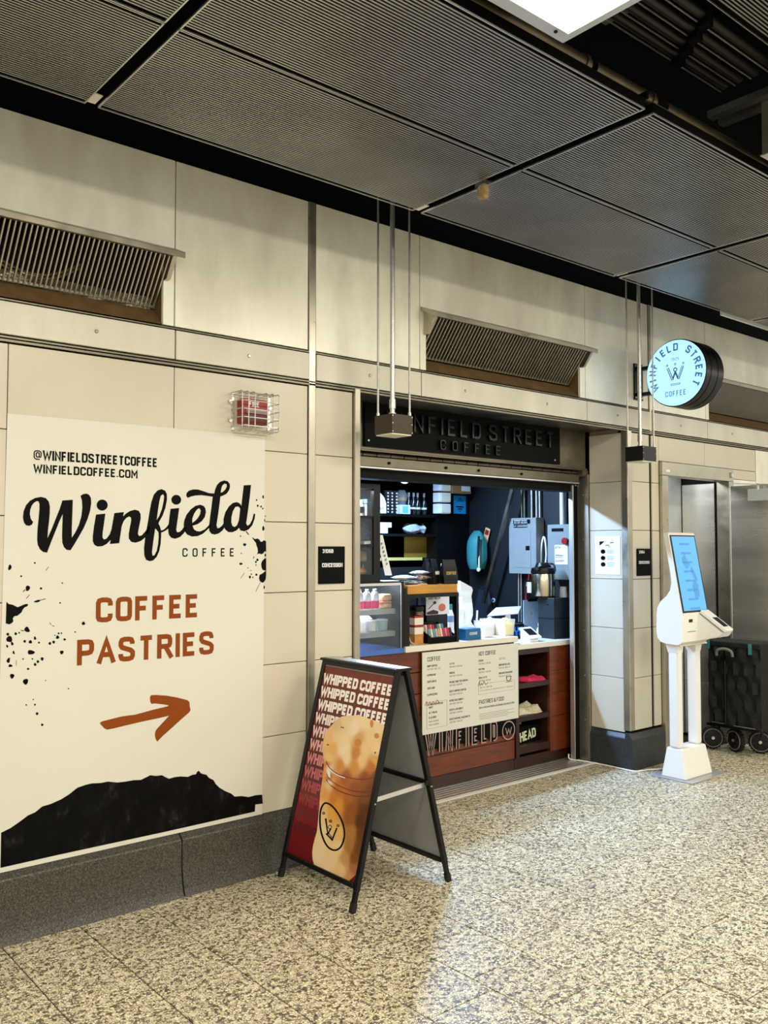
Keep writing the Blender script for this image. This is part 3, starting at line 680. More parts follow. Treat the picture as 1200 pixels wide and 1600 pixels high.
MT = [(5,712),(45,692),(80,668),(120,638),(150,625),(180,600),(215,590),(260,570),(295,548),(330,520),(365,508),(390,502),(430,500),(460,494),(500,498),(530,495),(570,488),(600,487),(625,475),(640,467),(665,470),(690,467),(705,475),(720,482),(745,475),(770,472),(800,474),(820,465),(835,463),(840,452),(848,448),(855,458),(865,462),(880,465),(890,478),(910,488),(920,505),(935,520),(960,535),(985,545),(1000,558),(1030,556),(1060,560),(1090,552),(1117,550),(1120,588),(1088,592),(1086,622),(900,664),(700,709),(500,752),(250,806),(2,862)]
MB().flat([sharp(MT, zm)]).build('mountain_print', 'rock_print', bn)
# ink splashes
def zs(x, y): return (x/8, 870 + y/8)
def zt(x, y): return (360 + x/9.417, 760 + y/9.412)
m = MB()
def blob(c, r, z, ry=None, rot=0.0):
    a = random.random()
    pts = []
    for i in range(12):
        t = 2*math.pi*i/12; rr = 1 + .12*math.sin(3*t + a*6) + random.uniform(-.05, .05)
        x, y = r*rr*math.cos(t), (ry or r)*rr*math.sin(t)
        pts.append((c[0] + x*math.cos(rot) - y*math.sin(rot), c[1] + x*math.sin(rot) + y*math.cos(rot)))
    m.flat([sharp(pts, z)])
m.flat([sharp([(80,562),(110,590),(160,600),(220,630),(265,612),(310,592),(345,588),(352,605),(335,622),(310,630),(285,660),(268,695),(240,720),(215,738),(180,742),(160,770),(168,805),(150,828),(115,845),(72,832)], zs)])
for c, r, ry, ro in (((123,133),20,36,.2),((347,393),27,36,.3),((435,77),12,11,0),((265,243),12,12,0),((512,396),16,14,0),((465,555),40,14,-.25),((338,910),38,30,.8),((97,968),18,18,0),((117,1030),38,40,0),((152,1085),16,24,-.3),((90,1118),12,20,-.3),((197,962),16,18,0),((240,950),10,11,0),((309,1057),17,17,0),((380,1064),22,22,0),((438,1018),14,22,-.2),((487,1072),12,12,0),((623,1083),17,18,0),((671,1066),17,19,0),((720,1006),21,22,0),((733,957),12,12,0),((768,955),10,10,0),((687,981),8,8,0),((808,1033),16,15,0),((772,1194),23,24,.5),((388,1194),46,28,.1),((171,1196),12,22,-.2),((106,1295),20,34,.3),((130,1362),26,18,0),((289,1277),10,10,0),((405,1276),10,10,0),((439,1346),17,19,0),((473,1310),16,18,0),((527,1276),19,22,0),((352,1401),16,13,0),((151,1491),27,30,0),((321,1560),32,37,.3),((1043,832),21,23,.4),((940,940),10,9,0),((752,576),11,10,0),((779,328),9,9,0),((570,1545),7,7,0)):
    blob(c, r, zs, ry, ro)
for a, b, w in (((575,172),(607,126),6),((287,438),(318,408),10),((327,522),(370,476),6),((480,552),(572,524),8),((620,820),(640,850),6),((655,860),(680,868),6),((260,920),(300,925),10),((204,1295),(204,1362),5)):
    m.ribbon([a, b], w, lambda x, y: P_(*zs(x, y)))
m.flat([sharp([(318,752),(330,752),(360,775),(400,766),(425,780),(445,812),(465,815),(490,792),(525,805),(527,965),(505,952),(485,985),(460,998),(420,988),(392,998),(405,960),(400,910),(385,870),(375,830),(350,800)], zt)])
m.flat([sharp([(527,1050),(495,1068),(465,1100),(452,1140),(458,1190),(475,1230),(510,1235),(525,1240),(527,1300),(518,1370),(490,1412),(465,1415),(435,1395),(420,1350),(430,1300),(470,1280),(527,1262)], zt)])
for c, r, ry in (((483,155),12,26),((385,200),10,14),((403,284),12,20),((452,296),11,17),((477,326),10,14),((516,436),9,8),((505,496),8,14),((485,618),17,36),((210,856),24,21),((155,1138),25,17),((150,732),10,11),((398,1081),17,19),((375,1112),13,16),((376,1157),10,9),((382,1299),15,17),((287,1333),15,22),((308,1292),9,12),((330,1338),9,11),((497,1482),10,26),((160,985),9,8),((301,1237),8,7),((516,1010),11,24),((257,1198),8,8)):
    blob(c, r, zt, ry)
for a, b, w in (((440,1412),(372,1548),6),((152,1352),(205,1272),6),((232,662),(270,710),14),((340,1060),(345,1030),10)):
    m.ribbon([a, b], w, lambda x, y: P_(*zt(x, y)))
for x, y, r in ((54.6, 1101, 1.5), (41, 1101.5, 1.2), (58, 1115, 2.2), (66, 1132.5, 2.0), (107, 1076, 1.1), (52, 1093, 1.0), (40, 1065, 3.8), (19, 1056, 3.0)):
    blob((x, y), r, lambda a, b: (a, b))
struct(m.build('ink_splashes', 'ink', bn), 'stuff')

# ================================================================== FIRE STROBE IN WIRE GUARD
t = thing('fire_alarm', (2.26, WY, 2.2), 'red fire alarm strobe inside a wire guard above the banner', 'fire alarm')
ax0, ax1, az0, az1 = 2.190, 2.330, 2.150, 2.272
MB().box(ax0, WY-.055, az0, ax1, WY, az1).build('housing', 'red_plastic', t, bev=.006)
MB().box(ax0+.004, WY-.060, az0+.004, ax1-.004, WY-.055, az0+.048).build('sounder_grille', 'red_dark', t, bev=.002)
MB().box(ax0+.02, WY-.075, az0+.050, ax1-.006, WY-.055, az0+.070).build('strobe_lens', 'clear_plastic', t, bev=.003)
letters(MB(), 'FIRE', wallf(WY-.0556), ax0+.035, az0+.084, .024, .2).build('lettering', 'paper_white', t)
y1 = WY - .095; X = [2.160, 2.196, 2.232, 2.303, 2.340, 2.376, 2.40]
wires = []
def hoop(pts): MB().tube(pts, .0026, 6).build('wire', 'zinc', t, smooth=True)
for x in (2.165, 2.200, 2.235, 2.305, 2.340, 2.372):
    zt0, zb0 = 2.300, 2.118
    if x in (2.235, 2.305): pass
    hoop([(x, WY-.004, zt0), (x, y1+.01, zt0), (x, y1, zt0-.01), (x, y1, zb0+.01), (x, y1+.01, zb0), (x, WY-.004, zb0)])
for z in (2.135, 2.175, 2.215, 2.255):
    hoop([(2.160, WY-.004, z), (2.160, y1+.012, z), (2.172, y1-.002, z), (2.365, y1-.002, z), (2.377, y1+.012, z), (2.377, WY-.004, z)])
for z in (2.300, 2.118):
    for y in (WY-.03, WY-.06): hoop([(2.165, y, z), (2.372, y, z)])
MB().box(2.160, WY-.004, 2.116, 2.174, WY, 2.302).build('mount_strip', 'zinc', t); MB().box(2.364, WY-.004, 2.116, 2.378, WY, 2.302).build('mount_strip', 'zinc', t)
for x, z in ((2.152, 2.255), (2.152, 2.165), (2.372, 2.245), (2.372, 2.160)): MB().cyl((x, WY-.012, z), (x, WY, z), .010, 12).build('screw_clip', 'zinc', t)

# ================================================================== ROOM PLATES
for k, (x0, x1, z0, z1, num, lab) in enumerate(((2.674, 2.842, 1.370, 1.563, '3106B', 'black room plate with white lettering on the narrow tiles left of the shop'), (5.468, 5.636, 1.357, 1.552, '3106A', 'black room plate with white lettering on the pillar beside the kiosk'))):
    t = thing('room_plate', ((x0+x1)/2, WY, z0), lab, 'sign', 'concession room plates')
    MB().box(x0, WY-.008, z0, x1, WY, z1).build('plate', 'board_black', t, bev=.0015)
    m = MB(); letters(m, num, wallf(WY-.0086), x0+.022, z1-.034, .020, .2, width=.07); letters(m, 'CONCESSION', wallf(WY-.0086), x0+.020, z0+.086, .021, .2, width=.132)
    m.build('lettering', 'paper_white', t)

# notice sheet on the pillar side
nx = JX - .003
t = thing('notice_sheet', (nx, 3.89, 1.36), 'white laminated notice with small photos taped to the pillar side', 'notice')
MB().box(nx, 3.785, 1.366, nx+.002, 4.000, 1.641).build('sheet', 'paper_white', t)
NF = lambda a, b: Vector((nx-.0008, 4.0 - a*.215, 1.641 - b*.275))
m = MB()
m.flat([[NF(.18, .13), NF(.40, .13), NF(.18, .25)]])
for a, b in ((.22, .34), (.22, .51), (.22, .68)): m.flat([[NF(a+u*.20, b+v*.12) for u, v in circ((.5, .5), .5, 12)]])
m.build('dark_print', 'ink', t)
m = MB()
for b in (.34, .51, .68):
    for k in range(4): m.ribbon([(.48, b+.01+.03*k), (.78 - .05*(k % 2), b+.01+.03*k)], .010, NF)
m.ribbon([(.60, .17), (.76, .16)], .03, NF).ribbon([(.42, .235), (.58, .235)], .03, NF).ribbon([(.52, .28), (.64, .28)], .015, NF)
m.build('text_print', 'ink_grey', t)
m = MB()
for a, b in ((.32, .39), (.32, .565), (.33, .70)): m.flat([[NF(a+u, b+v) for u, v in circ((0, 0), .045, 10)]])
mat('pink', rgb(226, 190, 196), .6); m.build('photo_print', 'pink', t)

# ================================================================== PAVEMENT SIGN (A-FRAME)
sg = thing('pavement_sign', (2.656, 3.32, 0), 'black A-frame pavement sign with whipped coffee poster standing by the banner', 'pavement sign')
YL, YR = 3.605, 3.030                       # the two sides of the board
FT, FB = Vector((2.632, 0, 1.000)), Vector((2.371, 0, 0.0))     # front frame axis, top and foot
BT, BB = Vector((2.680, 0, 1.000)), Vector((2.941, 0, 0.0))
def onf(A, B, s, y): p = A.lerp(B, s); return Vector((p.x, y, p.z))
fn = Vector((FB.z - FT.z, 0, FT.x - FB.x)).normalized()         # outward normal of the front board
if fn.x > 0: fn = -fn
bnrm = Vector((-fn.x, 0, fn.z))
for nm, A, B, up in (('front', FT, FB, fn), ('rear', BT, BB, bnrm)):
    for y, nme in ((YL-.0125, 'side_rail'), (YR+.0125, 'side_rail')):
        MB().bar(onf(A, B, -.005, y), onf(A, B, .915, y), .026, .022, up=up).build('side_rail', 'frame_black', sg, bev=.002, seg=1)
        MB().bar(onf(A, B, .90, y), onf(A, B, .985, y), .020, .017, up=up).build('leg', 'frame_black', sg)
        MB().bar(onf(A, B, .960, y), onf(A, B, 1.0, y), .026, .024, up=up).build('rubber_foot', 'rubber', sg, bev=.003)
    MB().bar(onf(A, B, .012, YL-.026), onf(A, B, .012, YR+.026), .022, .030, up=up).build('top_rail', 'frame_black', sg, bev=.002, seg=1)
    MB().bar(onf(A, B, .897, YL-.026), onf(A, B, .897, YR+.026), .022, .030, up=up).build('bottom_rail', 'frame_black', sg, bev=.002, seg=1)
mid = onf(BT, BB, .52, 0)
MB().bar(onf(BT, BB, .52, YL-.026), onf(BT, BB, .52, YR+.026), .020, .026, up=bnrm).build('cross_rail', 'frame_black', sg)
MB().box(2.606, YR-.002, 1.000, 2.706, YL+.002, 1.012).build('hinge_cap', 'frame_black', sg, bev=.003)
MB().box(2.62, YR-.003, 1.0125, 2.69, YL-.01, 1.0145).build('cap_strip', 'zinc', sg)
for y in (YL-.03, YR+.03): MB().bar(onf(FT, FB, .555, y), onf(BT, BB, .535, y), .004, .020).build('spreader_bar', 'edge_metal', sg)
for y in (YL-.002, YR-.001): MB().cyl(onf(FT, FB, .56, y), onf(FT, FB, .56, y)-Vector((0, .003, 0)), .004, 8).cyl(onf(BT, BB, .54, y), onf(BT, BB, .54, y)-Vector((0, .003, 0)), .004, 8).build('rivet', 'zinc', sg)
# boards
def panel(A, B, nrm, y0, y1, s0, s1, off, th):
    o = onf(A, B, s0, y0) + nrm*off; u = Vector((0, y1-y0, 0)); v = onf(A, B, s1, 0) - onf(A, B, s0, 0)
    return MB().prism([(0, 0), (1, 0), (1, 1), (0, 1)], o, u, v, -nrm*th)
panel(FT, FB, fn, YL-.024, YR+.024, .02, .895, .004, .006).build('front_board', 'grey_board', sg)
panel(BT, BB, bnrm, YL-.024, YR+.024, .02, .895, .003, .006).build('rear_board', 'grey_board', sg)
# the printed poster on the front board
S0, S1, PYL, PYR = .028, .888, YL-.024, YR+.024
po = onf(FT, FB, S0, PYL) + fn*.0052; pu = Vector((0, PYR-PYL, 0)); pv = onf(FT, FB, S1, 0) - onf(FT, FB, S0, 0)
def pf3(u, v, k=0.0): return po + pu*u + pv*v + fn*k
PWD, PHT = pu.length, pv.length
def uv_of(zx, zy):
    """point of the poster seen at a place of the photograph (4x detail coordinates) -> board (u, v)"""
    d = ray(420 + zx/3.7205, 1010 + zy/3.7205); t = (po - CAM).dot(fn) / d.dot(fn); q = CAM + d*t - po
    return q.dot(pu)/pu.length_squared, q.dot(pv)/pv.length_squared
def colour_grid(name, nu, nv, fn_pos, fn_col, m, parent):
    mb = MB(); cols = []
    for j in range(nv+1):
        for i in range(nu+1): mb.v.append(tuple(fn_pos(i/nu, j/nv))); cols.append(fn_col(i/nu, j/nv))
    mb.f = [(j*(nu+1)+i, j*(nu+1)+i+1, (j+1)*(nu+1)+i+1, (j+1)*(nu+1)+i) for j in range(nv) for i in range(nu)]
    o = mb.build(name, m, parent); a = o.data.color_attributes.new('print', 'FLOAT_COLOR', 'POINT')
    for k, c in enumerate(cols): a.data[k].color = (*c, 1)
    return o
vcmat('poster_print', .35)
def lerp3(a, b, t): t = max(0, min(1, t)); return tuple(x + (y-x)*t for x, y in zip(a, b))
RED = [(0, rgb(112, 32, 28)), (.25, rgb(92, 22, 20)), (.55, rgb(84, 12, 14)), (.8, rgb(128, 16, 26)), (1, rgb(104, 6, 16))]
def redcol(u, v):
    for (a, ca), (b, cb) in zip(RED, RED[1:]):
        if v <= b: return lerp3(ca, cb, (v-a)/(b-a))
    return RED[-1][1]
colour_grid('poster_sheet', 4, 40, lambda u, v: pf3(u, v), redcol, 'poster_print', sg)
ROWC = [rgb(252, 244, 240)]*3 + [rgb(246, 226, 222), rgb(236, 200, 198), rgb(226, 168, 168), rgb(206, 128, 130), rgb(188, 98, 102), rgb(168, 72, 78), rgb(146, 48, 56), rgb(112, 28, 36), rgb(92, 16, 24)]
for i, c in enumerate(ROWC):
    mm = mat('ink_row%d' % i, c, .4)
    y_t = .040 + .0716*i; hh = .056*PHT
    LF = frame(pf3(0, 0, .0006), pu.normalized(), -pv.normalized())
    letters(MB(), 'WHIPPED COFFEE', LF, .008, -(y_t*PHT + hh), hh, .26, .035, width=PWD*.992, clip=PWD-.001 if i < 3 else PWD*.62).build('lettering', mm.name, sg)
# the iced coffee glass
CLz = [(430,405),(395,425),(375,450),(345,480),(325,520),(315,560),(313,600),(318,640),(322,690),(317,740),(308,800),(300,850),(297,900),(292,960),(287,1020),(281,1075),(268,1120),(257,1165),(253,1200),(256,1240),(264,1262)]
CLu = [uv_of(*p) for p in CLz]
def leftb(v):
    if v <= CLu[0][1]: return CLu[0][0]
    for (ua, va), (ub, vb) in zip(CLu, CLu[1:]):
        if va <= v <= vb: return ua + (ub-ua)*(v-va)/(vb-va)
    return CLu[-1][0]
TOPz = [(430,405),(470,401),(520,402),(560,408),(600,424),(640,442),(665,452),(685,470)]
TOPu = [uv_of(*p) for p in TOPz]
def topv(u):
    if u <= TOPu[0][0]: return None
    for (ua, va), (ub, vb) in zip(TOPu, TOPu[1:]):
        if ua <= u <= ub: return va + (vb-va)*(u-ua)/(ub-ua)
    return TOPu[-1][1]
CP = [((450,430),(238,208,160)),((560,430),(244,216,172)),((400,470),(226,188,134)),((640,480),(240,212,168)),((500,480),(246,222,184)),((350,540),(236,190,120)),((430,560),(244,214,164)),((520,540),(218,164,92)),((600,540),(242,206,150)),((660,540),(236,200,140)),
 ((400,520),(240,206,156)),((440,600),(246,222,180)),((370,600),(234,176,98)),((510,620),(206,128,48)),((560,600),(240,204,146)),((630,600),(244,212,160)),((350,650),(238,196,130)),((450,650),(244,216,168)),((540,660),(240,200,140)),((620,660),(228,170,92)),
 ((340,690),(206,120,30)),((420,690),(214,140,56)),((500,700),(216,146,62)),((600,700),(196,116,40)),((350,760),(196,108,26)),((450,760),(170,84,22)),((560,770),(146,74,26)),((620,760),(120,60,24)),((350,800),(236,190,130)),((400,830),(186,100,26)),((500,830),(150,78,26)),((590,840),(112,58,24)),
 ((325,860),(226,160,84)),((380,880),(206,124,36)),((470,890),(176,98,30)),((560,890),(124,66,24)),((310,930),(236,190,124)),((400,930),(222,146,52)),((480,930),(150,80,22)),((560,940),(92,44,14)),((580,1000),(96,48,16)),((310,1000),(242,208,152)),((370,980),(228,166,74)),((470,1000),(150,88,28)),((530,1020),(88,46,16)),
 ((330,1080),(244,214,160)),((400,1090),(234,188,112)),((480,1080),(176,118,54)),((540,1100),(104,56,20)),((300,1160),(242,212,164)),((400,1170),(240,204,148)),((470,1160),(170,116,56)),((520,1180),(112,62,24)),((280,1230),(240,212,172)),((370,1240),(238,202,152)),((440,1240),(196,146,88)),((500,1230),(128,76,32)),((420,1290),(232,190,136)),((500,1300),(170,104,62)),((340,1270),(238,206,160)),((480,1350),(200,140,90)),((330,730),(228,150,60)),((345,720),(244,228,200))]
CPu = [(uv_of(*p), rgb(*c)) for p, c in CP]
def cupcol(u, v):
    sw = 0; acc = [0, 0, 0]
    for (a, b), c in CPu:
        d = ((a-u)*PWD)**2 + ((b-v)*PHT)**2; w = 1/(d + .00003)**2.2
        sw += w; acc = [x + y*w for x, y in zip(acc, c)]
    return tuple(x/sw for x in acc)
v0, v1 = min(v for _, v in TOPu), .998
def cpos(i, j):
    v = v0 + (v1-v0)*j
    lo = leftb(v) if v > CLu[0][1] else None
    if lo is None: lo = CLu[0][0]
    hi = .999 if v < .955 else .999 - .07*((v-.955)/.04)
    if v < TOPu[-1][1]:
        us = [u for u in [k/200 for k in range(201)] if topv(u) is not None and topv(u) <= v]
        if us: hi = min(hi, max(us)); lo = lo if v > CLu[0][1] else min(us)
        else: lo = hi = TOPu[2][0]
    u = lo + (hi-lo)*i
    return u, v
colour_grid('glass_print', 46, 90, lambda i, j: pf3(*cpos(i, j), .0012), lambda i, j: cupcol(*cpos(i, j)), 'poster_print', sg)
CF = lambda x, y: pf3(*uv_of(x, y), .0018)
m = MB()
m.ribbon(catmull([(335,668),(350,700),(390,735),(440,755),(500,770),(560,772),(625,760)], 5, False), 4, CF)
m.ribbon(catmull([(338,742),(360,775),(400,805),(450,828),(500,842),(560,846),(610,838)], 5, False), 4, CF)
m.ribbon(catmull([(336,775),(360,805),(400,835),(450,856),(520,872),(600,868)], 5, False), 5, CF)
mat('ink_umber', rgb(96, 44, 14), .4); m.build('glass_rings', 'ink_umber', sg)
MB().flat([[CF(*p) for p in ((340,715),(358,735),(360,768),(345,755))]]).flat([[CF(*p) for p in ((343,775),(366,798),(366,812),(345,795))]]).ribbon(catmull([(338,690),(352,712),(395,745),(445,765)], 5, False), 5, CF).build('glass_glints', 'paper_white', sg)
EL = catmull([(322,915),(302,960),(300,1040),(315,1110),(345,1165),(385,1185),(420,1165),(440,1110),(438,1055),(420,1000),(385,945),(350,915)], 5)
m = MB(); m.ribbon(EL, 10, CF, True)
m.ribbon([(332,1000),(345,1090),(362,1060)], 10, CF).ribbon([(335,1088),(370,1125),(398,1055)], 9, CF).ribbon([(362,1060),(350,1085),(368,1112)], 5, CF)
m.ribbon(circ((357, 1050), 10, 12), 4, CF, True)
for c in ((321, 970), (361, 1016), (404, 1042)): m.ribbon(circ(c, 6, 10), 5, CF, True)
m.build('cup_emblem', 'ink', sg)
m = MB()
for c, r, ry in (((425,470),5,4),((435,472),4,4),((620,618),5,6),((345,572),8,4)): m.flat([[CF(*p) for p in circ(c, r, 10, ry)]])
struct(m.build('coffee_specks', 'ink_umber', sg), 'stuff')
m = MB()
for c, r, ry in (((628,520),14,16),((520,560),20,22),((512,625),18,14),((600,450),10,22)): m.flat([[CF(*p) for p in circ(c, r, 14, ry)]])
mat('ink_caramel', rgb(206, 136, 60), .4); struct(m.build('ice_hollows', 'ink_caramel', sg), 'stuff')

# ================================================================== ROUND BLADE SIGN
RX, RY_, RZ, RR = 5.40, 3.343, 2.752, .232
rs = thing('blade_sign', (5.5, WY, RZ), 'round illuminated shop sign with blue lettering on a black drum bracketed to the wall', 'sign')
mat('sign_face', rgb(120, 150, 165), .4, emit=(.38, .68, 1.0), es=1.15)
mat('ink_blue', rgb(50, 110, 150), .5, emit=rgb(60, 130, 175), es=.4)
mat('ink_blue_dark', rgb(40, 92, 122), .5, emit=rgb(40, 92, 122), es=.4)
mat('drum_black', rgb(6, 6, 7), .35, spec=.25)
ax = (1, 0, 0)
MB().lathe([(RR-.004, 0), (RR, .004), (RR, .05), (RR-.006, .053), (RR-.006, .06), (RR, .063), (RR, .135), (RR-.006, .138), (RR-.006, .145), (RR, .148), (RR, .216), (RR-.004, .22)], (RX, RY_, RZ), 56, ax).build('drum', 'drum_black', rs, smooth=True)
MB().lathe([(RR-.007, 0), (RR-.007, .003)], (RX-.003, RY_, RZ), 56, ax).build('face', 'sign_face', rs)
MB().lathe([(RR-.007, 0), (RR-.007, .003)], (RX+.22, RY_, RZ), 56, ax).build('face', 'sign_face', rs)
SF_ = lambda a, b: Vector((RX-.0045, RY_ - a, RZ + b))
m = MB()
def arc_text(mb, t, r, a0, a1, h, st):
    wid = [ .3 if c == ' ' else GL[c][0]+st for c in t]; tot = sum(wid); ang = a0
    pos = 0; n = len(t); gapang = ((a0-a1) - 0) / (n-1)
    for i, c in enumerate(t):
        if c == ' ': continue
        th = a0 - gapang*i
        wv = (GL[c][0]+st)*h
        e = Vector((math.sin(th), -math.cos(th))); q = Vector((math.cos(th), math.sin(th)))
        def f(a, b, e=e, q=q, wv=wv): v = q*(r + b) + e*(a - wv/2); return SF_(v.x, v.y)
        m_ = MB(); letters(m_, c, f, 0, 0, h, st); m_.build('ring_letter', 'ink_blue', rs)
arc_text(m, 'WINFIELD STREET', .152, math.radians(207), math.radians(-30), .052, .2)
m = MB(); letters(m, 'COFFEE', SF_, -.078, -.158, .036, .13, .28, width=.156); m.build('small_lettering', 'ink_blue_dark', rs); m = MB(); letters(m, '1925', SF_, -.030, .086, .018, .12, .2, width=.06); m.build('year_lettering', 'ink_blue_dark', rs)
m = MB()
for s in (1, -1):
    m.ribbon([(s*.058, .040), (s*.022, -.045)], .017, SF_); m.ribbon([(s*.022, -.045), (0, .006)], .012, SF_)
m.ribbon(circ((0, .022), .012, 14), .007, SF_, True)
for c in ((-.062, .058), (0, .060), (.062, .058)): m.ribbon(circ(c, .006, 12), .004, SF_, True)
m.ribbon([(-.036, -.078), (.036, -.078)], .012, SF_)
m.build('crown_emblem', 'ink_blue_dark', rs)
m = MB()
for s in (1, -1): m.ribbon([(s*.057, .038), (s*.0225, -.042)], .005, lambda a, b: SF_(a, b) - Vector((.0006, 0, 0)))
m.ribbon([(-.033, -.078), (.033, -.078)], .005, lambda a, b: SF_(a, b) - Vector((.0006, 0, 0)))
m.build('emblem_highlight', 'sign_face', rs)
MB().box(5.455, WY-.012, 2.622, 5.560, WY, 2.885).build('wall_plate', 'drum_black', rs, bev=.003)
for z in (2.66, 2.845): MB().box(5.49, RY_+.10, z-.012, 5.525, WY-.012, z+.012).build('arm', 'drum_black', rs)
for x, z in ((5.47, 2.87), (5.545, 2.87), (5.47, 2.64), (5.545, 2.64)): MB().cyl((x, WY-.015, z), (x, WY-.012, z), .006, 8).build('plate_bolt', 'zinc', rs)

# ================================================================== ORDERING KIOSK
ks = thing('order_kiosk', (5.56, 3.38, 0), 'white self-order kiosk with tilted blue screen on two posts by the pillar', 'kiosk')
mat('kiosk_white', rgb(236, 234, 228), .32)
mat('kiosk_plate', rgb(176, 178, 178), .35, .3)
KX0, KX1 = 5.362, 5.690
MB().box(5.350, 3.232, 0, 5.800, 3.545, .010).build('base_plate', 'kiosk_plate', ks, bev=.003)
ped = MB(); lo = [(5.375, 3.295), (5.715, 3.295), (5.715, 3.480), (5.375, 3.480)]; hi = [(5.402, 3.330), (5.690, 3.330), (5.690, 3.452), (5.402, 3.452)]
ped.add([(x, y, .010) for x, y in lo] + [(x, y, .205) for x, y in hi], [(3,2,1,0),(4,5,6,7),(0,1,5,4),(1,2,6,5),(2,3,7,6),(3,0,4,7)]).build('pedestal', 'kiosk_white', ks, bev=.008, seg=3)
for cx in (5.425, 5.655):
    MB().box(cx-.030, 3.352, .205, cx+.030, 3.430, .86).build('post', 'kiosk_white', ks, bev=.016, seg=3)
    q = MB(); a = [(cx-.030, 3.352), (cx+.030, 3.352), (cx+.030, 3.430), (cx-.030, 3.430)]; b = [(cx-.044, 3.345), (cx+.044, 3.345), (cx+.044, 3.445), (cx-.044, 3.445)]
    q.add([(x, y, .84) for x, y in a] + [(x, y, .915) for x, y in b], [(3,2,1,0),(4,5,6,7),(0,1,5,4),(1,2,6,5),(2,3,7,6),(3,0,4,7)]).build('post_collar', 'kiosk_white', ks, bev=.008)
KP = [(3.300, .925), (3.297, 1.112), (3.394, 1.652), (3.402, 1.662), (3.420, 1.660), (3.426, 1.648), (3.378, 1.372), (3.374, 1.318), (3.384, 1.272), (3.412, 1.232), (3.458, 1.192), (3.484, 1.150), (3.492, 1.100), (3.494, .985), (3.486, .945), (3.462, .918), (3.42, .908), (3.33, .905)]
MB().prism(KP, (KX0, 0, 0), (0, 1, 0), (0, 0, 1), (KX1-KX0, 0, 0)).build('body', 'kiosk_white', ks, bev=.006, seg=3)
sv = Vector((0, 3.394-3.297, 1.652-1.112)); svn = sv.normalized(); sn = Vector((0, -svn.z, svn.y))
so = Vector((KX0, 3.297, 1.112))
def kscreen(a, b, k=0.0): return so + Vector((1, 0, 0))*a + svn*b + sn*k
W_, H_ = KX1-KX0, sv.length
def rect(a0, b0, a1, b1, k): return [kscreen(a0, b0, k), kscreen(a1, b0, k), kscreen(a1, b1, k), kscreen(a0, b1, k)]
mat('screen_blue', rgb(70, 140, 195), .25, emit=rgb(96, 178, 240), es=.58)
mat('screen_ink', rgb(50, 110, 170), .3, emit=rgb(60, 128, 190), es=.5)
mat('screen_mid', rgb(56, 122, 180), .3, emit=rgb(76, 154, 222), es=.5)
MB().prism([(.012, .008), (W_-.006, .008), (W_-.006, H_-.008), (.012, H_-.008)], so + sn*.0005, (1, 0, 0), svn, sn*.004).build('bezel', 'frame_black', ks)
MB().flat([rect(.024, .020, W_-.018, H_-.018, .0055)]).build('screen', 'screen_blue', ks)
m = MB(); KF = lambda a, b: kscreen(a, b, .0068)
for i in range(8): letters(m, 'ORDER HERE', KF, .105, .026 + .0635*i, .014, .2, width=.125)
m.build('screen_lettering', 'screen_ink', ks)
m = MB(); KG = lambda a, b: kscreen(a, b, .0062)
m.flat([[KG(*p) for p in ((.10, .375), (.15, .41), (.19, .33), (.155, .305), (.13, .31))]]).flat([[KG(*p) for p in ((.19, .10), (.25, .11), (.255, .20), (.21, .225), (.18, .19))]]).flat([[KG(*p) for p in ((.185, .30), (.215, .32), (.26, .23), (.235, .215))]])
m.build('screen_picture', 'screen_mid', ks)
MB().box(KX0+.085, 3.294, 1.055, KX0+.125, 3.300, 1.075).build('camera_window', 'frame_black', ks)
MB().box(KX0+.07, 3.2975, .990, KX0+.17, 3.300, .993).build('receipt_slot', 'frame_black', ks)
MB().box(KX0-.001, 3.405, 1.36, KX0, 3.41, 1.43).build('side_mark', 'ink_grey', ks)
MB().box(KX0+.02, 3.325, .893, KX1+.03, 3.43, .905).build('under_tray', 'cream_plastic', ks, bev=.003)
MB().prism([(3.300, 1.105), (3.130, .985), (3.150, .962), (3.300, .930)], (KX0+.20, 0, 0), (0, 1, 0), (0, 0, 1), (.125, 0, 0)).build('reader_bracket', 'kiosk_white', ks, bev=.006)
ra, rb_ = Vector((KX0+.265, 3.298, 1.118)), Vector((KX0+.265, 3.112, .992)); rd = (rb_-ra).normalized(); rn = Vector((0, rd.z, -rd.y))
rn = rn if rn.z > 0 else -rn
rdv = MB().obox((ra+rb_)/2 + rn*.008, Vector((.048, 0, 0)), (rb_-ra)/2, rn*.012).build('card_reader', 'white_gloss', ks, bev=.006, seg=3)
MB().obox((ra*.38+rb_*.62) + rn*.021, Vector((.028, 0, 0)), (rb_-ra)*.22, rn*.001).build('reader_keypad', 'frame_black', rdv)
# white power cable from the shop to the kiosk
cab = [(5.262, 4.175, .05), (5.262, 4.165, .014), (5.285, 4.08, .014), (5.325, 3.965, .008), (5.340, 3.86, .006), (5.340, 3.75, .006), (5.350, 3.670, .006), (5.40, 3.648, .006), (5.45, 3.640, .006), (5.49, 3.620, .006), (5.53, 3.60, .006), (5.60, 3.575, .006), (5.62, 3.555, .006), (5.60, 3.549, .008)]
tag(MB().tube(catmull(cab, 5, False), .0055, 8).build('power_cable', 'white_gloss', smooth=True), 'white power cable running along the floor from the shop to the kiosk', 'cable')

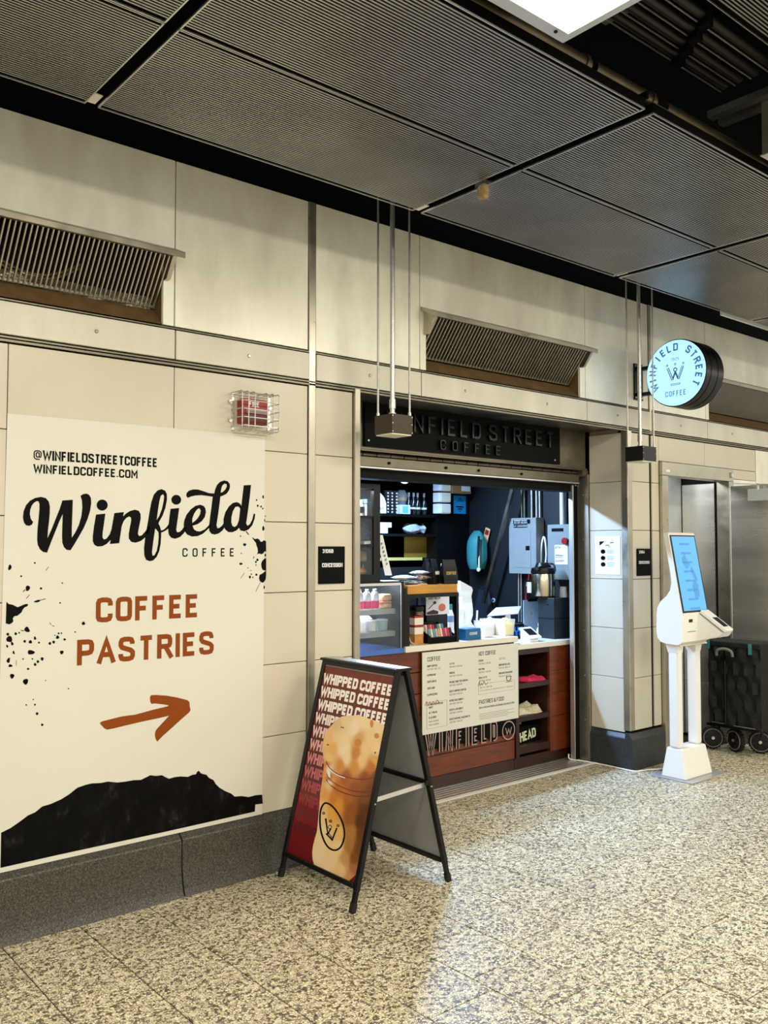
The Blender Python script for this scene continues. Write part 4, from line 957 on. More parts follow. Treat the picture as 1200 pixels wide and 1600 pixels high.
# ================================================================== FOLDED WAGON IN THE DOORWAY
wg = thing('folding_wagon', (6.5, 3.5, 0), 'black folded utility wagon with grey handle leaning before the steel door', 'wagon')
for y, z0, z1 in ((3.30, .16, .84), (3.70, .16, .86)):
    for x in (6.42, 6.60): MB().cyl((x, y, z0), (x, y, z1), .011, 8).build('frame_tube', 'frame_black', wg, smooth=True)
m = MB(); nu, nv = 14, 14; P = []
for j in range(nv+1):
    for i in range(nu+1):
        y = 3.29 + .42*i/nu; z = .20 + .62*j/nv
        P.append((6.395 + .018*math.sin(9*i/nu*3.1)*math.sin(5*j/nv*3.1) + random.uniform(-.008, .008), y, z))
n0 = len(P); P += [(6.60, p[1], p[2]) for p in P[:n0]]
w1 = nu+1
fs = [(j*w1+i, j*w1+i+1, (j+1)*w1+i+1, (j+1)*w1+i) for j in range(nv) for i in range(nu)]
fs += [tuple(n0+k for k in reversed(f)) for f in fs]
for i in range(nu): fs += [(i, n0+i, n0+i+1, i+1), (nv*w1+i, nv*w1+i+1, n0+nv*w1+i+1, n0+nv*w1+i)]
for j in range(nv): fs += [(j*w1, (j+1)*w1, n0+(j+1)*w1, n0+j*w1), (j*w1+nu, n0+j*w1+nu, n0+(j+1)*w1+nu, (j+1)*w1+nu)]
MB().add(P, fs).build('folded_fabric', 'fabric_black', wg, smooth=True)
MB().box(6.38, 3.28, .80, 6.62, 3.72, .845).build('top_hem', 'fabric_black', wg, bev=.01)
for y, z in ((3.70, .80), (3.36, .78)): MB().box(6.372, y-.012, z-.02, 6.381, y+.012, z+.06).build('strap', 'teal', wg)
MB().cyl((6.36, 3.555, .22), (6.36, 3.555, .72), .010, 10).build('pull_bar', 'frame_black', wg, smooth=True)
MB().tube(catmull([(6.36, 3.62, .735), (6.355, 3.61, .775), (6.355, 3.555, .79), (6.355, 3.50, .775), (6.36, 3.49, .735)], 5, False), .011, 8).build('handle', 'ink_grey', wg, smooth=True)
MB().box(6.35, 3.525, .70, 6.372, 3.585, .735).build('handle_yoke', 'frame_black', wg, bev=.004)
MB().bar((6.385, 3.30, .20), (6.385, 3.72, .20), .022, .018).build('chassis_bar', 'frame_black', wg)
MB().bar((6.378, 3.33, .215), (6.378, 3.50, .215), .004, .006).bar((6.378, 3.56, .22), (6.378, 3.68, .22), .004, .006).build('chassis_edge', 'zinc', wg)
def wheel(c, axis):
    w = MB().lathe([(.074, -.02), (.083, -.014), (.085, 0), (.083, .014), (.074, .02)], c, 28, axis).build('wheel', 'rubber', wg, smooth=True)
    d = Vector(axis).normalized(); u = d.orthogonal().normalized(); v = d.cross(u)
    c = Vector(c)
    q = MB()
    for i in range(22):
        t = 2*math.pi*i/22; e = u*math.cos(t) + v*math.sin(t); q.obox(c + e*.0855, e*.003, e.cross(d)*.006, d*.017)
    q.build('tread', 'rubber', w)
    q = MB()
    for i in range(6):
        t = 2*math.pi*i/6; e = u*math.cos(t) + v*math.sin(t); q.bar(c - d*.022 + e*.012, c - d*.022 + e*.066, .009, .005, up=d)
    q.build('spokes', 'frame_black', w)
    MB().tube([c - d*.021 + (u*math.cos(2*math.pi*i/24) + v*math.sin(2*math.pi*i/24))*.069 for i in range(24)], .004, 6, True).build('rim', 'ink_grey', w)
    MB().cyl(c - d*.03, c - d*.02, .012, 10).build('hub', 'zinc', w)
wheel((6.43, 3.705, .089), (.75, .66, 0)); wheel((6.47, 3.535, .089), (.93, -.36, 0)); wheel((6.56, 3.385, .089), (.9, .43, 0))

# ================================================================== SHOP SHELL
mat('shop_black', rgb(6, 7, 8), .6, spec=.15, noise=(3, 3, .2))
sw = struct(MB().box(2.86, 3.80, 0, 2.93, 6.0, 2.5).build('wall_shop_left', 'shop_black'))
struct(MB().box(2.86, 6.0, 0, 5.70, 6.05, 2.5).build('wall_shop_rear', 'shop_black'))
struct(MB().box(5.60, 4.16, 0, 5.70, 6.0, 2.5).build('wall_shop_right', 'navy_wall'))
struct(MB().box(2.86, 3.80, 2.5, 5.70, 6.05, 2.55).build('ceiling_shop', 'shop_black'))
struct(MB().box(2.93, 3.80, 2.412, JX+.01, 4.06, 2.418).build('ceiling_recess', 'steel_dark'))
struct(MB().box(2.93, 4.262, -.004, 5.6, 6.0, .002).build('floor_shop', 'shop_black'))
# lamp fitting of the shop
t = thing('strip_lamp', (4.1, 4.92, 2.34), 'white strip lamp under the shop ceiling behind the shutter', 'lamp')
MB().box(3.43, 4.87, 2.345, 4.77, 4.97, 2.40).build('housing', 'white_paint', t, bev=.004)
MB().cyl((3.7, 4.92, 2.40), (3.7, 4.92, 2.5), .006, 8).cyl((4.5, 4.92, 2.40), (4.5, 4.92, 2.5), .006, 8).build('suspension', 'zinc', t)
# threshold plate
th = struct(MB().box(2.94, 3.985, -.003, 5.352, 4.262, .003).build('trim_6', 'steel_plain'))
for k in range(6): MB().box(2.94, 4.035 + .036*k, .003, 5.352, 4.060 + .036*k, .006).build('grip_rib', 'edge_metal', th)
MB().box(2.94, 3.985, .003, 5.352, 4.022, .008).build('nosing', 'white_paint', th, bev=.002)

# ---- rolling shutter: fascia, curtain, bottom bar, guide
rsu = thing('rolling_shutter', (4.15, 4.1, 2.03), 'raised steel rolling shutter and its guides over the shop counter', 'shutter')
MB().box(2.936, 4.060, 2.135, JX-.03, 4.075, 2.412).build('fascia', 'steel_dark', rsu)
MB().box(2.936, 4.060, 2.128, JX-.05, 4.13, 2.138).build('fascia_lip', 'steel_dark', rsu)
s0 = None
for k in range(22):
    x = 2.945 + k*.1085
    if s0 is None: s0 = MB().cyl((0, 4.105, 2.112), (.102, 4.105, 2.112), .011, 8).build('curtain_slat', 'steel_dark', rsu, smooth=True); s0.location.x = s0.location.x + x
    else: c = s0.copy(); C.objects.link(c); c.location.x = s0.location.x + .1085*k
MB().box(2.945, 4.090, 2.040, JX-.07, 4.125, 2.098).build('bottom_bar', 'steel_dark', rsu, bev=.003)
MB().box(2.945, 4.086, 2.030, JX-.07, 4.13, 2.038).build('bar_edge', 'edge_metal', rsu)
MB().box(2.94, 4.14, 1.975, JX-.05, 4.26, 2.03).build('lintel', 'shop_black', rsu)
MB().box(2.94, 4.165, 2.031, 5.598, 4.175, 2.498).build('light_block_plate', 'shop_black', rsu)  # unseen plate added to stop strip light leaking over the lintel
for px_ in (608, 697, 748, 815): p = atY(px_, 735 + (px_-608)*.062, 4.088); MB().cyl((p.x, 4.082, 2.068), (p.x, 4.09, 2.068), .009, 10).build('bar_bolt', 'black', rsu)
MB().cyl((JX-.075, 4.085, 2.115), (JX-.01, 4.085, 2.115), .034, 18).build('roller_end', 'steel_dark', rsu, smooth=True)
MB().box(JX-.012, 4.052, .003, JX+.02, 4.150, 2.10).build('guide', 'steel_plain', rsu, bev=.002)
MB().box(JX-.085, 4.150, .003, JX-.012, 4.160, 2.02).build('guide_slot', 'black', rsu)
MB().box(JX-.100, 4.128, .003, JX-.086, 4.162, 2.02).build('guide_edge', 'edge_metal', rsu)
for z in (1.95, 1.62, 1.28, .95, .62, .3): MB().cyl((JX-.016, 4.10, z), (JX-.012, 4.10, z), .007, 8).build('guide_screw', 'zinc', rsu)
# ---- fascia name board
x0, x1 = atY(571, 690, 4.035).x, atY(876, 700, 4.035).x
nb = thing('fascia_board', ((x0+x1)/2, 4.04, 2.15), 'black shop fascia board with raised black lettering above the counter', 'sign')
MB().box(x0, 4.040, 2.152, x1, 4.056, 2.411).build('board', 'board_black', nb, bev=.002)
def raised(t, x, z, h, st, w, gap, i):
    m = MB(); letters(m, t, wallf(4.022), x, z, h, st, gap, width=w, only=i); n = len(m.v); f0 = list(m.f)
    m.v += [(a, 4.040, c) for a, b, c in m.v]
    edges = {}
    for f in f0:
        for a, b in zip(f, f[1:] + f[:1]): edges[(a, b)] = 1
    for (a, b) in list(edges):
        if (b, a) not in edges: m.f.append((a, b, n+b, n+a))
    return m
a = atY(603, 662, 4.03); b = atY(864, 696, 4.03)
for i, c_ in enumerate('WINFIELD STREET'):
    if c_ != ' ': raised('WINFIELD STREET', a.x, 2.265, .105, .13, b.x-a.x, .32, i).build('letter', 'letter_black', nb)
a = atY(687, 700, 4.03); b = atY(781, 713, 4.03)
for i in range(6): raised('COFFEE', a.x, 2.172, .062, .12, b.x-a.x, .75, i).build('small_letter', 'letter_black', nb)
for px_, py_ in ((576, 688), (867, 719)): p = atY(px_, py_, 4.038); MB().cyl((p.x, 4.036, p.z), (p.x, 4.04, p.z), .006, 8).build('board_screw', 'zinc', nb)

# ================================================================== COUNTER
ct = thing('service_counter', (4.23, 4.5, 0), 'red-brown plank-fronted service counter below the menu board', 'counter')
MB().box(3.02, 4.262, .003, 4.748, 4.80, .898).build('carcass', 'wood_dark', ct)
MB().box(3.02, 4.246, .003, 4.748, 4.262, .078).build('kickboard', 'wood_dark', ct)
for k in range(6):
    z = .080 + .1365*k
    MB().box(3.02, 4.240, z+.001, 4.748, 4.262, z+.1340).build('plank', 'wood_red', ct, bev=.003, seg=1)
tag(MB().box(3.700, 4.205, .899, 4.752, 4.86, .937).build('countertop', 'counter_white', bev=.004), 'white raised countertop slab above the menu board', 'countertop', None)
su = thing('shelf_unit', (5.05, 4.5, 0), 'dark wooden three-opening shelf unit at the right end of the counter', 'shelf unit')
MB().box(4.753, 4.230, .080, 4.786, 4.60, .838).build('side_panel', 'wood_dark', su)
MB().box(5.120, 4.230, .080, 5.345, 4.252, .838).build('side_panel', 'wood_red', su)
MB().box(5.120, 4.252, .080, 5.140, 4.60, .838).build('side_panel', 'wood_dark', su)
for z0, z1 in ((.800, .838), (.562, .598), (.330, .366), (.104, .155)): MB().box(4.786, 4.232, z0, 5.120, 4.60, z1).build('shelf_board', 'wood_dark', su)
MB().box(4.753, 4.60, .080, 5.345, 4.61, .838).build('back_panel', 'shop_black', su)
MB().box(4.753, 4.246, .003, 5.345, 4.60, .080).build('plinth', 'wood_dark', su)
for z in (.33, .50, .66): MB().box(5.150, 4.228, z, 5.335, 4.2305, z+.002).build('groove', 'black', su)
tag(MB().box(4.754, 4.215, .839, 5.58, 4.86, .876).build('countertop', 'counter_white', bev=.004), 'white lower countertop slab over the shelf unit', 'countertop', None)
# menu board and chalk banner behind it
mn = thing('menu_board', (4.29, 4.22, .37), 'white printed menu board fixed to the counter front', 'menu')
MX0, MX1, MZ0, MZ1, MY = 3.852, 4.765, .366, .888, 4.218
MB().box(MX0, MY, MZ0, MX1, MY+.005, MZ1).build('board', 'paper', mn)
MFr = lambda a, b: Vector((MX0 + a*(MX1-MX0), MY-.0008, MZ1 - b*(MZ1-MZ0)))
MW, MH = MX1-MX0, MZ1-MZ0
MF2 = wallf(MY-.0008)
def mtext(mb, t, a, b, h, st=.15, w=None): letters(mb, t, MF2, MX0 + a*MW, MZ1 - b*MH, h*MH, st, .1, width=w*MW if w else None)
m = MB(); mtext(m, 'COFFEE', .048, .115, .052, .13, .125); mtext(m, 'NOT COFFEE', .562, .115, .052, .13, .185); mtext(m, 'PASTRIES & FOOD', .565, .735, .052, .13, .27); m.build('menu_headings', 'ink', mn)
m = MB(); g = MB()
for t, b in (('DRIP COFFEE', .185), ('ESPRESSO', .295), ('CORTADITO', .375), ('CORTADO', .455), ('CAPPUCCINO', .535)): mtext(m, t, .045, b, .024, .17)
for t, b in (('LATTE', .185), ('MOCHA', .300), ('PEANUT BUTTER MOCHA', .415), ('ICED WHIPPED COFFEE', .530), ('NITRO COLD BREW', .645), ('ICED FLASH BREW', .760), ('ICED CARAMEL MACCHIATO', .875)):
    mtext(m, t, .262, b, .024, .17); mtext(g, '12OZ 16OZ / 5.00 5.50', .262, b+.038, .020, .12)
for t, b in (('COCOA', .190), ('MATCHA', .300), ('CHAI LATTE', .410)): mtext(m, t, .562, b, .024, .17); mtext(g, '12OZ 16OZ / 4.50 5.00', .562, b+.038, .020, .12)
for t, b in (('ORGANIC BLACK', .275), ('ORGANIC CINNAMON', .385)): mtext(m, t, .780, b, .024, .17); mtext(g, '12OZ 4.25 / 16OZ 4.75', .780, b+.038, .020, .12)
for t, b in (('EXTRA ESPRESSO', .655), ('SHOT', .690), ('ALT MILKS', .755), ('FLAVORS', .815)): mtext(m, t, .060, b, .024, .17)
mtext(m, 'ROTATING PASTRIES AND GRAB & GO SELECTION', .565, .795, .022, .17, .385)
struct(m.build('menu_items', 'ink', mn), 'stuff')
mtext(g, '12OZ 3.50 / 16OZ 4.00', .045, .222, .020, .12); mtext(g, 'ICED TEA', .785, .195, .026, .1)
for b in (.86, .90): mtext(g, 'VANILLA CARAMEL', .058, b, .018, .12)
mtext(g, '12OZ 3.75 / 16OZ 4.00', .575, .535, .020, .12); mtext(g, 'CHAMOMILE PEPPERMINT GREEN', .575, .575, .018, .12, .36)
for k in range(4): g.ribbon([(.565, .865+.022*k), (.95-.07*(k % 2), .865+.022*k)], .004, MFr)
for (a0, b0, a1, b1) in ((.040, .615, .235, .935), (.560, .480, .955, .610)):
    g.ribbon([(a0, b0), (a1, b0), (a1, b1), (a0, b1)], .0025, MFr, True)
struct(g.build('menu_prices', 'ink_grey', mn), 'stuff')
m = MB()
m.ribbon(catmull([(.025, .65), (.04, .60), (.05, .65), (.07, .61), (.085, .65), (.10, .61), (.12, .645), (.14, .60), (.16, .64)], 5, False), .007, MFr)
m.ribbon(catmull([(.555, .50), (.57, .45), (.575, .50), (.59, .47), (.60, .495), (.62, .45), (.635, .495), (.66, .47)], 5, False), .007, MFr)
mat('ink_tan', rgb(176, 124, 66), .5); m.build('script_titles', 'ink_tan', mn)
m = MB(); m.ribbon(catmull([(.865, .43), (.87, .475), (.89, .49), (.91, .475), (.915, .43)], 5, False), .008, MFr).ribbon([(.862, .43), (.918, .43)], .008, MFr).ribbon([(.855, .50), (.93, .50)], .006, MFr); m.build('cup_drawing', 'ink_umber', mn)
cb = thing('chalk_banner', (4.29, 4.235, .26), 'black banner strip with outlined lettering below the menu board', 'banner')
mat('chalk_pink', rgb(178, 150, 140), .6)
bx0, bx1 = MX0+.008, MX1-.02
MB().box(bx0, 4.2265, .262, bx1, 4.2305, .50).build('strip', 'board_black', cb)
m = MB()
def outl(t, x, z, h, w):
    A = MB(); letters(A, t, wallf(4.2258), x, z, h, .24, .5, width=w); m.add(A.v, A.f)
outl('WINFIELD', bx0+.03, .236, .135, .66)
m.build('letter_outline', 'chalk_pink', cb)
m = MB(); letters(m, 'WINFIELD', wallf(4.2250), bx0+.03, .236, .135, .24, .5, width=.66, pw=.11); m.build('letter_fill', 'board_black', cb)
m = MB(); fb = lambda a, b: Vector((bx1-.075+a, 4.2256, .290+b)); m.ribbon(circ((0, 0), .062, 26), .008, fb, True).ribbon([(-.03, .02), (-.015, -.025), (0, .01), (.015, -.025), (.03, .02)], .007, fb); m.build('ring_emblem', 'chalk_pink', cb)

# ---- things on the open shelves
def cloth(name, x0, y0, x1, y1, z, h, m_, lab, cat, nx=16, ny=8, fold=2):
    mb = MB(); P = []
    for j in range(ny+1):
        for i in range(nx+1):
            u, v = i/nx, j/ny; e = min(1, 6*min(u, 1-u))*min(1, 5*min(v, 1-v))
            P.append((x0+(x1-x0)*u + .01*math.sin(9*v), y0+(y1-y0)*v + .012*math.sin(7*u), z+.001 + h*e**.6*(.62+.25*math.sin(7*u+3*v)+.13*math.sin(17*v+5*u))))
    w = nx+1; n0 = len(P); P += [(p[0], p[1], z+.0005) for p in P]
    fs = [(j*w+i, j*w+i+1, (j+1)*w+i+1, (j+1)*w+i) for j in range(ny) for i in range(nx)]
    fs += [tuple(n0+k for k in reversed(f)) for f in fs]
    for i in range(nx): fs += [(i, n0+i, n0+i+1, i+1), (ny*w+i+1, n0+ny*w+i+1, n0+ny*w+i, ny*w+i)]
    for j in range(ny): fs += [((j+1)*w, n0+(j+1)*w, n0+j*w, j*w), (j*w+nx, n0+j*w+nx, n0+(j+1)*w+nx, (j+1)*w+nx)]
    return tag(mb.add(P, fs).build(name, m_, smooth=True), lab, cat)
mat('cloth_pink', rgb(226, 52, 92), .8); mat('cloth_wine', rgb(128, 14, 44), .8)
mat('cloth_cream', rgb(214, 204, 168), .8, noise=(60, 3, .3))
cloth('folded_cloth', 4.90, 4.245, 5.11, 4.40, .598, .035, 'cloth_pink', 'bright pink folded cloth on the top opening of the shelf unit', 'cloth')
cloth('folded_cloth', 4.80, 4.43, 4.93, 4.58, .598, .032, 'cloth_wine', 'wine red folded cloth beside the bright pink one', 'cloth')
cloth('folded_cloth', 4.808, 4.255, 5.08, 4.45, .367, .072, 'cloth_cream', 'cream crumpled cloth on the middle opening of the shelf unit', 'cloth', 22, 10)
hb = thing('printed_box', (4.92, 4.4, .155), 'black box with cream letters in the lowest opening of the shelf unit', 'box')
MB().box(4.865, 4.30, .156, 5.095, 4.50, .275).build('box_body', 'board_black', hb)
mat('ink_cream', rgb(222, 220, 186), .5); letters(MB(), 'HEAD', frame((4.872, 4.2985, .166), (.98, 0, .12), (-.1, 0, .99)), 0, 0, .068, .2, width=.175).build('lettering', 'ink_cream', hb)
mat('ink_lime', rgb(150, 150, 40), .5); MB().box(4.90, 4.36, .276, 4.955, 4.41, .305).build('yellow_tab', 'ink_lime', hb)

# ================================================================== PASTRY CASE AND BLACK DISPLAY CASE
mat('case_blue', rgb(70, 112, 190), .35)
pc = thing('pastry_case', (3.35, 4.5, .63), 'glass-fronted chilled pastry case at the left end of the counter', 'display case')
GX0, GX1, GY0, GY1, GZ0, GZ1 = 3.00, 3.700, 4.222, 4.78, .90, 1.335
MB().box(GX0, GY0, .899, GX1, GY1, .93).build('case_floor', 'case_blue', pc)
mat('case_back', rgb(170, 194, 232), .5)
MB().box(GX0, GY1-.01, .93, GX1, GY1, GZ1).build('case_back', 'case_back', pc)
for x0_, x1_ in ((GX1-.028, GX1), (GX0, GX0+.02)):
    MB().box(x0_, GY0, .93, x1_, GY0+.03, GZ1).build('corner_post', 'frame_black', pc)
MB().box(GX1-.0285, GY0-.003, .93, GX1-.0245, GY0, GZ1).build('post_trim', 'edge_metal', pc)
MB().box(GX1-.01, GY0+.03, .93, GX1, GY1, GZ1).build('end_panel', 'frame_black', pc)
MB().box(GX0, GY0, GZ1, GX1, GY1, GZ1+.012).build('case_top', 'frame_black', pc)
MB().box(GX0, GY0-.004, GZ1-.012, GX1-.03, GY0, GZ1+.004).build('top_trim', 'edge_metal', pc)
MB().box(GX0+.02, GY0+.004, .93, GX1-.028, GY0+.009, GZ1).build('front_glass', 'pane', pc)
for z in (1.035, 1.175):
    MB().box(GX0+.02, GY0+.06, z-.006, GX1-.03, GY1-.02, z).build('shelf_plate', 'clear_plastic', pc)
    MB().prism([(0, 0), (0, .032), (.006, .032), (.012, 0)], (GX0+.02, GY0+.05, z-.032), (0, 1, 0), (0, 0, 1), (GX1-GX0-.05, 0, 0)).build('price_rail', 'panel_grey', pc)
mat('drink_pink', rgb(206, 22, 92), .3); mat('label_grey', rgb(206, 206, 212), .5)
for k in range(3):
    px_ = 561 + k*12.3; p = atY(px_, 955, 4.36)
    t = thing('drink_bottle', (p.x, 4.36, 1.1755), ('leftmost', 'middle', 'rightmost')[k] + ' of the three pink drink bottles on the upper shelf of the pastry case', 'bottle', 'pink drink bottles in the pastry case')
    MB().lathe([(.026, 0), (.027, .004), (.027, .048)], (p.x, 4.36, 1.1755), 14).build('drink', 'drink_pink', t, smooth=True)
    MB().lathe([(.0275, .048), (.0275, .085), (.020, .10), (.011, .108)], (p.x, 4.36, 1.1755), 14).build('bottle_wall', 'label_grey', t, smooth=True)
    MB().cyl((p.x, 4.36, 1.2837), (p.x, 4.36, 1.297), .012, 10).build('cap', 'white_paint', t)
mat('sandwich', rgb(222, 186, 130), .7, noise=(30, 3, .2)); mat('ham', rgb(214, 130, 116), .6); mat('salad', rgb(70, 150, 130), .7, noise=(60, 3, .4)); mat('pale', rgb(204, 206, 196), .6, noise=(70, 3, .15))
p = atY(606, 955, 4.34); t = thing('wrapped_sandwich', (p.x, 4.37, 1.1755), 'wrapped sandwich beside the pink bottles in the pastry case', 'sandwich')
MB().box(p.x-.045, 4.33, 1.1756, p.x+.045, 4.41, 1.205).build('bread_slice', 'sandwich', t, bev=.01); MB().box(p.x-.052, 4.328, 1.205, p.x+.052, 4.412, 1.220).build('ham_filling', 'ham', t, bev=.004); MB().box(p.x-.045, 4.33, 1.220, p.x+.045, 4.41, 1.262).build('bread_slice', 'sandwich', t, bev=.016)
for k, (px_, mm, lab) in enumerate(((564, 'paper_white', 'clear tub of white pastry'), (582, 'pale', 'clear tub of boiled eggs'), (600, 'salad', 'clear tub of green salad'))):
    p = atY(px_, 1008, 4.34); t = thing('food_tub', (p.x, 4.36, 1.0355), lab + ' on the lower shelf of the pastry case', 'food tub', 'tubs in the pastry case')
    MB().lathe([(.034, 0), (.040, .055), (.041, .058)], (p.x, 4.36, 1.0356), 16).build('tub', 'clear_plastic', t, smooth=True)
    MB().lathe([(.030, .003), (.035, .045), (.02, .056)], (p.x, 4.36, 1.0356), 14).build('filling', mm, t, smooth=True)
    MB().lathe([(.043, .0585), (.043, .063), (.036, .070)], (p.x, 4.36, 1.0356), 16).build('lid', 'clear_plastic', t, smooth=True)
for k, px_ in enumerate((576, 598)):
    p = atY(px_, 995, 4.50); tag(MB().lathe([(.05, 0), (.055, .03), (.05, .06), (.03, .08)], (p.x, 4.54, 1.0356), 16).build('wrapped_pastry', 'paper_white', smooth=True), ('left' if k == 0 else 'right') + ' white wrapped pastry behind the food tubs', 'pastry', 'wrapped pastries')
# upper black case
bc = thing('black_display_case', (3.28, 4.4, 1.35), 'black three-tier display case standing on the pastry case', 'display case')
BX0, BX1, BY0, BY1, BZ0, BZ1 = 3.02, 3.525, 4.245, 4.58, 1.3475, 1.950
MB().box(BX0, BY0, BZ0, BX1, BY1, BZ0+.045).build('bottom_rail', 'frame_black', bc)
MB().box(BX0, BY0, BZ1-.03, BX1, BY1, BZ1).build('top_rail', 'frame_black', bc)
MB().box(BX1-.052, BY0, BZ0+.045, BX1, BY0+.03, BZ1-.03).build('corner_post', 'frame_black', bc)
MB().box(BX0, BY0, BZ0+.045, BX0+.04, BY0+.03, BZ1-.03).build('corner_post', 'frame_black', bc)
MB().box(BX1-.012, BY0+.03, BZ0+.045, BX1, BY1, BZ1-.03).build('end_panel', 'frame_black', bc)
MB().box(BX0, BY1-.01, BZ0+.045, BX1-.012, BY1, BZ1-.03).build('back_panel', 'panel_grey', bc)
for z in (1.573, 1.750): MB().box(BX0+.01, BY0+.004, z-.008, BX1-.013, BY1-.011, z+.004).build('tier', 'frame_black', bc)
MB().box(BX0+.04, BY0+.012, BZ0+.045, BX1-.052, BY0+.016, BZ1-.03).build('front_glass', 'pane', bc)
p = atY(565, 798, 4.36); t = thing('storage_jar', (p.x, 4.40, 1.7545), 'white-lidded jar with black label on the top tier of the black case', 'jar')
MB().lathe([(.038, 0), (.040, .07), (.03, .085)], (p.x, 4.40, 1.7545), 16).build('jar_body', 'pale', t, smooth=True); MB().lathe([(.041, .022), (.041, .062)], (p.x, 4.40, 1.7545), 16).build('label_band', 'ink', t, smooth=True); MB().cyl((p.x, 4.40, 1.8395), (p.x, 4.40, 1.858), .033, 16).build('lid', 'white_paint', t)
p = atY(576, 797, 4.36); t = thing('lidded_tub', (p.x+.02, 4.40, 1.7545), 'clear square tub with blue lid on the top tier of the black case', 'tub')
MB().box(p.x-.02, 4.36, 1.7546, p.x+.055, 4.45, 1.835).build('tub', 'clear_plastic', t, bev=.006); mat('blue_soft', rgb(120, 150, 196), .5); MB().box(p.x-.024, 4.356, 1.8355, p.x+.059, 4.454, 1.865).build('lid', 'blue_soft', t, bev=.004)
mat('knit', rgb(84, 98, 124), .9, noise=(90, 4, .7), bump=.8, bump_scale=90)
p = atY(570, 845, 4.36); tag(MB().lathe([(.06, 0), (.075, .03), (.078, .075), (.06, .12), (.03, .14), (.005, .145)], (p.x, 4.41, 1.578), 18).build('knit_hat', 'knit', smooth=True), 'blue-grey knitted hat on the middle tier of the black case', 'hat')
p = atY(577, 848, 4.30); tag(MB().obox((p.x, 4.30, 1.591), (.06, 0, .004), (0, .025, 0), (0, 0, .009)).build('label_card', 'paper_white', bev=.002), 'folded white card in front of the knitted hat', 'card')
mat('plush', rgb(222, 204, 130), .9, noise=(50, 3, .2), bump=.6, bump_scale=70)
p = atY(576, 890, 4.36); t = thing('plush_toy', (p.x, 4.40, 1.3935), 'small pale yellow plush figure on the lowest tier of the black case', 'toy')
MB().lathe([(.012, 0), (.020, .03), (.012, .07), (.008, .075)], (p.x, 4.40, 1.3935), 14).build('body', 'plush', t, smooth=True); MB().lathe([(.006, .068), (.034, .082), (.040, .11), (.032, .138), (.006, .15)], (p.x, 4.40, 1.3935), 16).build('head', 'plush', t, smooth=True)
for s in (-1, 1): MB().lathe([(.002, -.012), (.011, 0), (.002, .012)], (p.x+s*.034, 4.40, 1.525), 10).build('ear', 'plush', t, smooth=True)
mat('crust', rgb(206, 144, 60), .7, noise=(40, 3, .3)); p = atY(564, 890, 4.36); tag(MB().lathe([(.03, 0), (.042, .012), (.036, .03), (.012, .04)], (p.x, 4.37, 1.3935), 16).build('croissant', 'crust', smooth=True), 'golden pastry on the lowest tier of the black case', 'pastry')
# tall white card leaning on top of the pastry case
q = [atY(588, 836, 4.33), atY(598, 836, 4.33), atY(612.5, 899, 4.27), atY(602, 899, 4.27)]
t = thing('leaning_card', (q[2].x, 4.3, 1.35), 'tall white price card leaning beside the black display case', 'card')
m = MB(); d = Vector((.002, .006, 0)); m.add(q + [v + d for v in q], [(0,1,2,3),(7,6,5,4),(0,4,5,1),(1,5,6,2),(2,6,7,3),(3,7,4,0)]).build('card', 'paper_white', t)
MB().box(q[3].x-.06, 4.225, 1.348, q[2].x+.02, 4.32, 1.352).build('card_foot', 'paper_white', t)
m = MB()
for k in range(6): a = q[0].lerp(q[3], .25+.1*k) + Vector((.016+.006*k*.2, -.003, 0)); m.add([a, a+Vector((.012, 0, .003)), a+Vector((.014, 0, .018)), a+Vector((.003, 0, .015))], [(0,1,2,3)])
m.build('card_print', 'ink_grey', t)

# ================================================================== WOOD-TOPPED STAND ON THE COUNTER
st = thing('counter_stand', (3.95, 4.4, .937), 'black metal stand with golden wooden top on the counter', 'stand')
MB().box(3.735, 4.225, 1.262, 4.175, 4.62, 1.318).build('wood_top', 'wood_gold', st, bev=.003)
MB().box(3.725, 4.222, 1.238, 4.185, 4.62, 1.2615).build('frame_rail', 'frame_black', st)
for x, y in ((4.163, 4.222), (3.725, 4.222), (4.163, 4.60), (3.725, 4.60)): MB().box(x, y, .9375, x+.022, y+.022, 1.238).build('leg', 'frame_black', st)
MB().box(3.703, 4.222, .9375, 3.724, 4.26, 1.305).build('side_upright', 'frame_black', st)
mat('bag_black', rgb(9, 9, 10), .4, spec=.3)
def pouch(x, y, z, w, d, h, m_, lab, ang=0, ink='paper_white', txt=None):
    t = thing('coffee_bag', (x, y, z), lab, 'coffee bag', 'black coffee bags on the wooden stand')
    ca, sa = math.cos(ang), math.sin(ang); P = []
    for f, hh in ((1, 0), (1.04, .3*h), (.98, .7*h), (.9, .86*h), (.9, h)):
        dd = d*(1 - (hh/h)**2*.92)
        for a, b in ((-w/2*f, -dd/2), (w/2*f, -dd/2), (w/2*f, dd/2), (-w/2*f, dd/2)): P.append((x + a*ca - b*sa, y + a*sa + b*ca, z + .0005 + hh))
    fs = [(3, 2, 1, 0), (16, 17, 18, 19)] + [(4*k+i, 4*k+(i+1) % 4, 4*k+4+(i+1) % 4, 4*k+4+i) for k in range(4) for i in range(4)]
    MB().add(P, fs).build('pouch', m_, t, bev=.003)
    F = lambda a, b: Vector((x + a*ca + (d/2+.002)*sa, y + a*sa - (d/2+.002)*ca, z + b))
    if txt: letters(MB(), txt, F, -w*.36, h*.38, h*.13, .22, width=w*.72).build('lettering', ink, t)
    return t
mat('ink_gold', rgb(196, 160, 84), .4)
